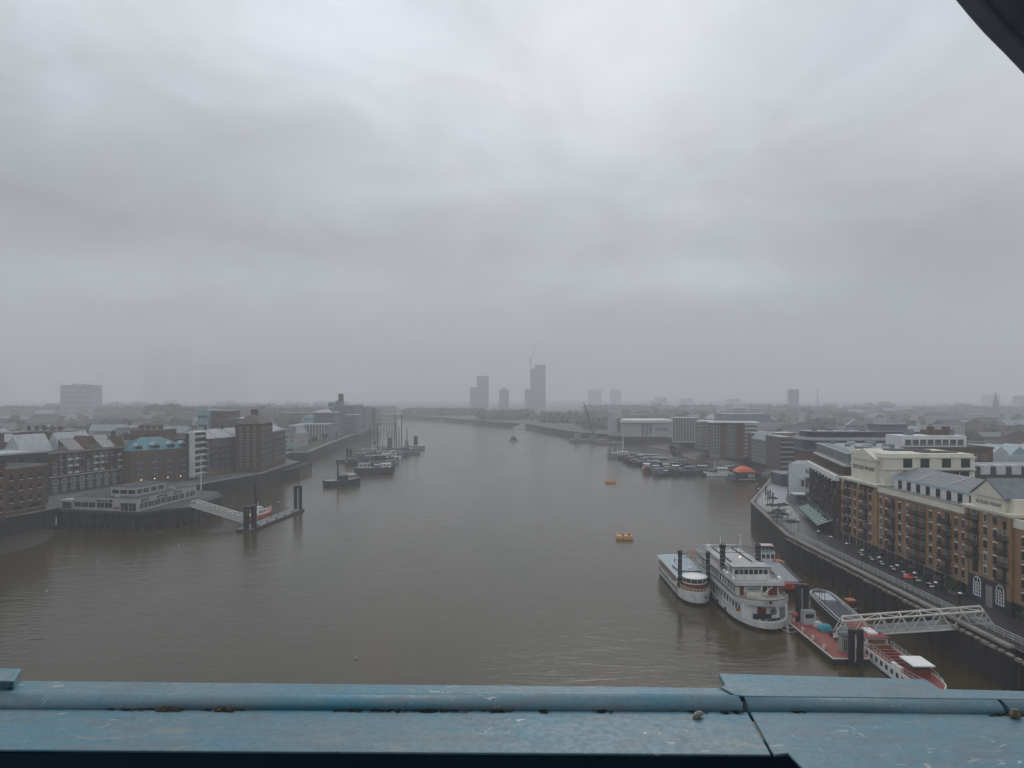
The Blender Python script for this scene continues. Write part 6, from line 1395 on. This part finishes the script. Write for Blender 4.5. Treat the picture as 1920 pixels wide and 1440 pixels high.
# river rail with its light edge bars
tag(rail([(82.9,98),(82.7,120),(82.4,216),(88.2,251)], Q+.42, 1.25, 2.2, .075, 3).build('promenade_railing', palegrey), 'grey three bar railing along the promenade wall', 'railing')
tag(rail([(88.4,252),(94.0,284),(137.5,383)], Q+.42, 1.0, 3.0, .05, 2).build('plaza_railing', offwhite), 'pale railing round the plaza corner and inlet edge', 'railing')
b = MB()
for k in range(56):
    y = 100 + k*2.1; s_ = .28 + .3*((k*7) % 5)/5; b.box(79.7, y-s_*1.6, Q-1.0+.3*((k*3) % 4)/4, 80.35, y+s_*1.6, Q-.5)
tag(b.build('wall_ledge', coping), 'broken pale stone ledge below the promenade railing', 'ledge')
fm = M('old_timber_fender', (.024,.022,.022), .85, .4, .5)
for i in range(26):
    o = MB().box(-.3,-.18,-1,0,.18,5.6).build('timber_fender', fm, loc=(80.3, 104+4.3*i, 0)) if i == 0 else f0.copy()
    if i == 0: f0 = o; tag(o, 'dark timber fender standing against the promenade wall', 'fender', 'timber fenders on the promenade wall')
    else: COL.objects.link(o); o.location.y = 104+4.3*i
for i, (px, py, hh) in enumerate(((1437,936,4.6),(1441,932,4.2),(1446,940,4.6),(1433,925,4.4))):
    t = thing('plaza_mast', 'slim dark flag pole on the plaza edge', 'pole', (*W(px+2,py+14,Q)[:2], QL), 0, 'flag poles on the plaza'); MB().tube((0,0,0),(0,0,hh+1.5),.12,6,.07).build('pole', black, t); MB().box(-.05,-.02,hh-2.2,.55,.02,hh+1.2).build('furled_flag', slate, t)
# ================================================================== TREES AND THE FAR TOWN
def crown_mesh(seed, n=420, r=5.0, h=8.0, leafs=.55, mat=leaf):
    random.seed(seed); b = MB(); cl = []
    for k in range(11):
        a = random.uniform(0, 6.28); rr = r*random.uniform(.1,.75); cl.append((Vector((rr*math.cos(a), rr*math.sin(a), h*random.uniform(.1,.85))), random.uniform(.9,2.0)))
    for k in range(n):
        c, s_ = random.choice(cl); p = c + Vector((random.gauss(0,1),random.gauss(0,1),random.gauss(0,.8)))*s_*.75
        u = Vector((random.gauss(0,1),random.gauss(0,1),random.gauss(0,.5))).normalized(); v = u.orthogonal().normalized(); w2 = leafs*random.uniform(.6,1.7)
        b.poly([p-u*w2, p+v*w2*.7, p+u*w2, p-v*w2*.7])
    return b.mesh('crown', mat)
CR = [crown_mesh(60+k, mat=(leaf, leaf2)[k % 2]) for k in range(5)]
def trunk_mesh():
    b = MB().tube((0,0,0),(0,0,4.6),.4,7,.22)
    for a in (0, 2.1, 4.2): b.tube((0,0,3.6),(2.2*math.cos(a),2.2*math.sin(a),7),.16,5,.06)
    return b.mesh('trunk', bark)
TR = trunk_mesh()
def tree(x, y, s_, k, label, group, z=Q):
    t = thing('tree', label, 'tree', (x, y, z), k*1.3, group); t.scale = (s_, s_, s_*.95); inst(TR, 'trunk', t); inst(CR[k % 5], 'crown', t, (0,0,3.0)); return t
random.seed(21); k = 0
for (px, py, s_) in ((560,838,.7),(575,836,.6),(588,833,.7),(603,830,.6),(620,826,.7),(640,820,.6)):
    p = W(px, py+2, Q); tree(p.x-6, p.y, s_, k, 'small tree in the embankment garden', 'trees in the embankment garden'); k += 1
for (px, py, s_) in ((1445,872,.8),(1452,874,.9),(1460,872,.7),(1440,868,.7)):
    p = W(px, py, Q); tree(p.x+8, p.y+10, s_, k, 'dark tree beside the inlet in front of the gabled flats', 'trees beside the inlet'); k += 1
p = W(1265, 866, 0); t = tree(p.x, p.y, .95, 2, 'dark round tree growing on a garden barge of the right moorings', None, 1.6)
def river_clear(x, y):
    # keep trees and houses on the land
    def edge(E):
        for a, b in zip(E, E[1:]):
            if a[1] <= y < b[1]: return a[0] + (b[0]-a[0])*(y-a[1])/(b[1]-a[1])
        return None
    l, r = edge(LEFT_EDGE), edge(RIGHT_EDGE)
    if y > 1115 and y < 2000:
        if x < -20 - (y-1115)*.2 and y < 1680 + abs(x)*.1 and x > -3300 and y > 1130: return False
    if l is not None and l - 16 < x < 0: return False
    if r is not None and r + 24 > x >= 0: return False
    if y < 1130 and l is None and r is None: return abs(x) > 260
    return True
def hm(seed):
    random.seed(seed); L_, D_, H_ = random.uniform(12,30), random.uniform(9,14), random.uniform(6,12); rf = random.choice((oldslate, slate, roofdark, oldslate, brown_brick, leadroof)); wl_ = random.choice((brown_brick, plum_brick, dark_brick, concrete2, grey, red_brick))
    w1 = MB().box(-L_/2,-D_/2,0,L_/2,D_/2,H_).mesh('wall', wl_)
    if seed % 3 == 0: r1 = MB().box(-L_/2-.3,-D_/2-.3,H_+.003,L_/2+.3,D_/2+.3,H_+.5).mesh('roof', rf)
    else: r1 = gable(L_, D_, H_, random.uniform(2.5,4.5), 'x', .3, -L_/2, -D_/2).mesh('roof', rf)
    ww = []
    b = MB()
    for z in [1.5+3*q for q in range(int(H_/3))]:
        for x in lin(-L_/2+.6, L_/2-.6, max(3, int(L_/3.2))): b.box(x-.6,-D_/2-.05,z,x+.6,-D_/2,z+1.3)
    return w1, r1, b.mesh('window_row', glass2 if seed % 2 else palegrey)
HM = [hm(s_) for s_ in range(12)]
def house_at(x, y, k, label, group, s_=1):
    t = thing('house', label, 'house', (x, y, Q), random.uniform(-.5,.5) + (math.pi/2 if k % 5 == 0 else 0), group); t.scale = (s_,)*3
    a, b, c = HM[k % 12]; inst(a, 'wall', t); inst(b, 'roof', t); inst(c, 'window_row', t); return t
taken = [(o.location.x, o.location.y) for o in COL.objects if o.parent is None and o.get('category') in ('building','tower','brick')]
def field(n, px0, px1, y0, y1, fn, power=1.0):
    done = 0; tries = 0; pts = []
    while done < n and tries < n*40:
        tries += 1; d = y0 * (y1/y0) ** (random.random() ** power); px = random.uniform(px0, px1); x = XD(px, d)
        if not river_clear(x, d): continue
        if any(abs(x-a) < 13 and abs(d-b) < 16 for a, b in pts[-160:]): continue
        if any(-12 < d-b < 40 and abs(x-a) < 45 for a, b in taken): continue
        pts.append((x, d)); fn(x, d, done); done += 1
random.seed(33)
field(150, -40, 690, 430, 2600, lambda x, d, k: house_at(x, d, k, 'hazy low town house among trees beyond the left bank', 'town houses beyond the left bank', 1.0 + d/4000), 1.0)
field(130, 1180, 1960, 470, 2400, lambda x, d, k: house_at(x, d, k+3, 'hazy low town house beyond the right bank blocks', 'town houses beyond the right bank', 1.0 + d/4000), 1.0)
field(140, -40, 690, 450, 2000, lambda x, d, k: tree(x, d, random.uniform(.9,1.4), k, 'hazy tree between the town houses beyond the left bank', 'trees beyond the left bank'), .9)
field(120, 1120, 1960, 520, 2000, lambda x, d, k: tree(x, d, random.uniform(.9,1.4), k, 'hazy tree between the town houses beyond the right bank', 'trees beyond the right bank'), .9)
field(46, -30, 560, 400, 700, lambda x, d, k: tree(x, d, random.uniform(1.0,1.5), k, 'dark tree close behind the left riverside warehouses', 'trees close behind the left warehouses'), .8)
field(30, 1480, 1960, 300, 520, lambda x, d, k: tree(x, d, random.uniform(.8,1.2), k, 'dark tree close behind the right warehouse roofs', 'trees close behind the right warehouses'), .8)
def wood(label, pts, seed, n, s_, mt=None):
    """a far-off wood that reads as one mass: leaf clumps strewn through its whole depth"""
    random.seed(seed); b = MB(); tot = sum(w2 for *_, w2 in pts)
    for k in range(n):
        x0, x1, y0, y1, h, w2 = random.choices(pts, [p_[-1] for p_ in pts])[0]
        cx, cy = random.uniform(x0, x1), random.uniform(y0, y1); hh = h*random.uniform(.55,1.05)
        for q in range(9):
            p = Vector((cx+random.gauss(0,3.2), cy+random.gauss(0,3.2), Q+hh*random.uniform(.05,1.0))); u = Vector((random.gauss(0,1),random.gauss(0,1),random.gauss(0,.7))).normalized(); v = u.orthogonal().normalized(); w3 = s_*random.uniform(.6,1.5)
            b.poly([p-u*w3, p+v*w3*.8, p+u*w3, p-v*w3*.8])
    tag(b.build('far_wood', mt or woodleaf), label, 'wood', kind='stuff')
def band(px0, px1, y0, y1, h, w2): return (XD(px0,(y0+y1)/2), XD(px1,(y0+y1)/2), y0, y1, h, w2)
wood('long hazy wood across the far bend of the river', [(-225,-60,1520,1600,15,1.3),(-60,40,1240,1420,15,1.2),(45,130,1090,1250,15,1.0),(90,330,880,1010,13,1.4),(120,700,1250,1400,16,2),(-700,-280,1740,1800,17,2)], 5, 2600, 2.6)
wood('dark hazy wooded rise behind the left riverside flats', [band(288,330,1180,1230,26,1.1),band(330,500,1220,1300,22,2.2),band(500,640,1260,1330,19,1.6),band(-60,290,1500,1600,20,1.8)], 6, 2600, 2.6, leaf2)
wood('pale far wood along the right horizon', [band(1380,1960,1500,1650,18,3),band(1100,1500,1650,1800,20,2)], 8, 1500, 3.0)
# ---- far towers
def tower(name, label, px0, px1, top, d, depth, wall, rows=12, cols=4, extra=None):
    t, L, h = pix(name, label, px0, px1, 0, top, depth, wall, leadroof, 0, 0, None, d=d, cat='tower')
    b = MB()
    for q in range(rows): b.box(.4,-.12,h*(q+.3)/rows,L-.4,0,h*(q+.3)/rows+h/rows*.4)
    b.build('window_bands', grey, t)
    if extra: extra(t, L, h)
    return t
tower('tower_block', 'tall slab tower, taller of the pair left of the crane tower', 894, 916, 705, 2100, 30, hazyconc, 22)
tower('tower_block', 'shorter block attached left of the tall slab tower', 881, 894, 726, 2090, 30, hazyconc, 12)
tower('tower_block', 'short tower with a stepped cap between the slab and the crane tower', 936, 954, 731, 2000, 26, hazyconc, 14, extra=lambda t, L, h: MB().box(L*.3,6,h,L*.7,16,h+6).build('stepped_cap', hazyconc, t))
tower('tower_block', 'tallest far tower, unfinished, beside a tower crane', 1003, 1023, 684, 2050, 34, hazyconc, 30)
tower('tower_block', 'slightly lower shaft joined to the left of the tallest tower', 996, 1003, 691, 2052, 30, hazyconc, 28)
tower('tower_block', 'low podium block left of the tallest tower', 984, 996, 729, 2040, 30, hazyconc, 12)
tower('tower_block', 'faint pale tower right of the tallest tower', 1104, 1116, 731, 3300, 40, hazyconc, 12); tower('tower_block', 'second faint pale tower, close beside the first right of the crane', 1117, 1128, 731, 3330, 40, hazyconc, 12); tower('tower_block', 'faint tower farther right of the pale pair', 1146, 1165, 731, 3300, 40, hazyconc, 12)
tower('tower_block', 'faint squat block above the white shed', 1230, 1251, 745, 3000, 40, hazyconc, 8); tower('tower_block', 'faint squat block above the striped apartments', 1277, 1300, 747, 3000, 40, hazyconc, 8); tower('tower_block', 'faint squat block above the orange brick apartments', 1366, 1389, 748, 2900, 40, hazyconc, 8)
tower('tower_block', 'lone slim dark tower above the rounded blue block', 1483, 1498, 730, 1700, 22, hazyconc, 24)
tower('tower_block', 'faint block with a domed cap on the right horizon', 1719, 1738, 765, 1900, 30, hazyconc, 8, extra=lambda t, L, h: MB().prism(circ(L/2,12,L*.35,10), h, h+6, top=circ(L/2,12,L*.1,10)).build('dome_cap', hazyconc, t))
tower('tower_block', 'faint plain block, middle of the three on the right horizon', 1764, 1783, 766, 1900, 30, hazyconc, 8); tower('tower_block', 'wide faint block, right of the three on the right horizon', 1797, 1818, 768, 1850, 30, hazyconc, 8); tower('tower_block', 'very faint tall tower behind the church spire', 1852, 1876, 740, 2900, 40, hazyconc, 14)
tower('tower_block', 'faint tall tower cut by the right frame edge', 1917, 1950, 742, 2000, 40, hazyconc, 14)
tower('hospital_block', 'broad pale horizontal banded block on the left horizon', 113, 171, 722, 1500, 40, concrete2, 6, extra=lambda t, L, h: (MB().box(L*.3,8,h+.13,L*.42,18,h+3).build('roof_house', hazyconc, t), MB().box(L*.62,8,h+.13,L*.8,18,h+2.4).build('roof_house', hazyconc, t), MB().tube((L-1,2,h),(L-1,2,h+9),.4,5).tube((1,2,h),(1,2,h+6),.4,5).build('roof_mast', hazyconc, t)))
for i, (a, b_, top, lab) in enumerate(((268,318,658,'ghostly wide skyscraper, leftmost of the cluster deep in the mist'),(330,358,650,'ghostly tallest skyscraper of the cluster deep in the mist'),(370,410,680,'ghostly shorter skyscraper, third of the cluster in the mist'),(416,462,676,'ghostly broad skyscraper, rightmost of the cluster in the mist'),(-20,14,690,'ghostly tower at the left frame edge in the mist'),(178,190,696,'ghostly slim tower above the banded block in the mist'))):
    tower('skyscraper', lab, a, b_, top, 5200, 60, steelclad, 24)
t = thing('church_spire', 'hazy pointed church spire on the right horizon', 'church', (XD(1867,1500),1500,Q)); MB().box(-4,-4,0,4,4,26).build('tower_wall', plum_brick, t); MB().loft([[(-4,-4,26),(4,-4,26),(4,4,26),(-4,4,26)],[(-.3,-.3,48),(.3,-.3,48),(.3,.3,48),(-.3,.3,48)]]).build('spire', slate, t)
t = thing('radio_mast', 'faint thin lattice mast right of the lone slim tower', 'mast', (XD(1533,1900),1900,Q)); MB().tube((0,0,0),(0,0,ZD(727,1900)-Q),1.6,4,.6).build('mast_shaft', slate, t)
D_ = 2045; t = thing('tower_crane', 'thin tower crane with raised jib beside the tallest far tower', 'crane', (XD(995,D_),D_,Q))
z0_ = ZD(676,D_)-Q; MB().tube((0,0,0),(0,0,z0_),1.3,4).build('crane_mast', slate, t); MB().tube((0,0,z0_),((1004-995)/F*D_,0,ZD(648,D_)-Q),.9,4,.5).build('jib', slate, t); MB().tube((0,0,z0_),(-4,0,z0_+4),1.4,4).build('counter_jib', slate, t)
# hazy pale roofs in the left town
for i, (px, py, l_, lab) in enumerate(((22,796,26,'long white shed roof at the far left of the town'),(125,792,20,'white flat roof amid the left town trees'),(60,800,16,'small white roof near the left edge of the town'),(262,768,16,'pale gabled end in front of the wooded rise'),(160,812,18,'pale hipped hall roof behind the dark warehouse'))):
    p = W(px, py, Q+6); t = thing('pale_hall', lab, 'hall', (p.x, p.y, Q), .2*i); MB().box(0,0,0,l_,12,5.5).build('wall', palegrey, t); gable(l_, 12, 5.5, 3, 'x').build('roof', palegrey, t)
# ================================================================== HAZE
def haze():
    m = bpy.data.materials.new('haze_air'); m.use_nodes = True; t = m.node_tree; t.nodes.clear()
    o = t.nodes.new('ShaderNodeOutputMaterial'); v = t.nodes.new('ShaderNodeVolumePrincipled')
    v.inputs['Color'].default_value = (0.975, 0.985, 1.0, 1); v.inputs['Density'].default_value = HAZE_DENSITY; v.inputs['Anisotropy'].default_value = 0.0
    t.links.new(v.outputs[0], o.inputs['Volume'])
    h = MB().box(-4300, -160, -2.5, 4300, 6250, 405).build('haze', m)
    tag(h, 'grey mist filling the whole river valley', 'haze', kind='stuff')
    return h
HAZE_DENSITY = 0.00050
haze()
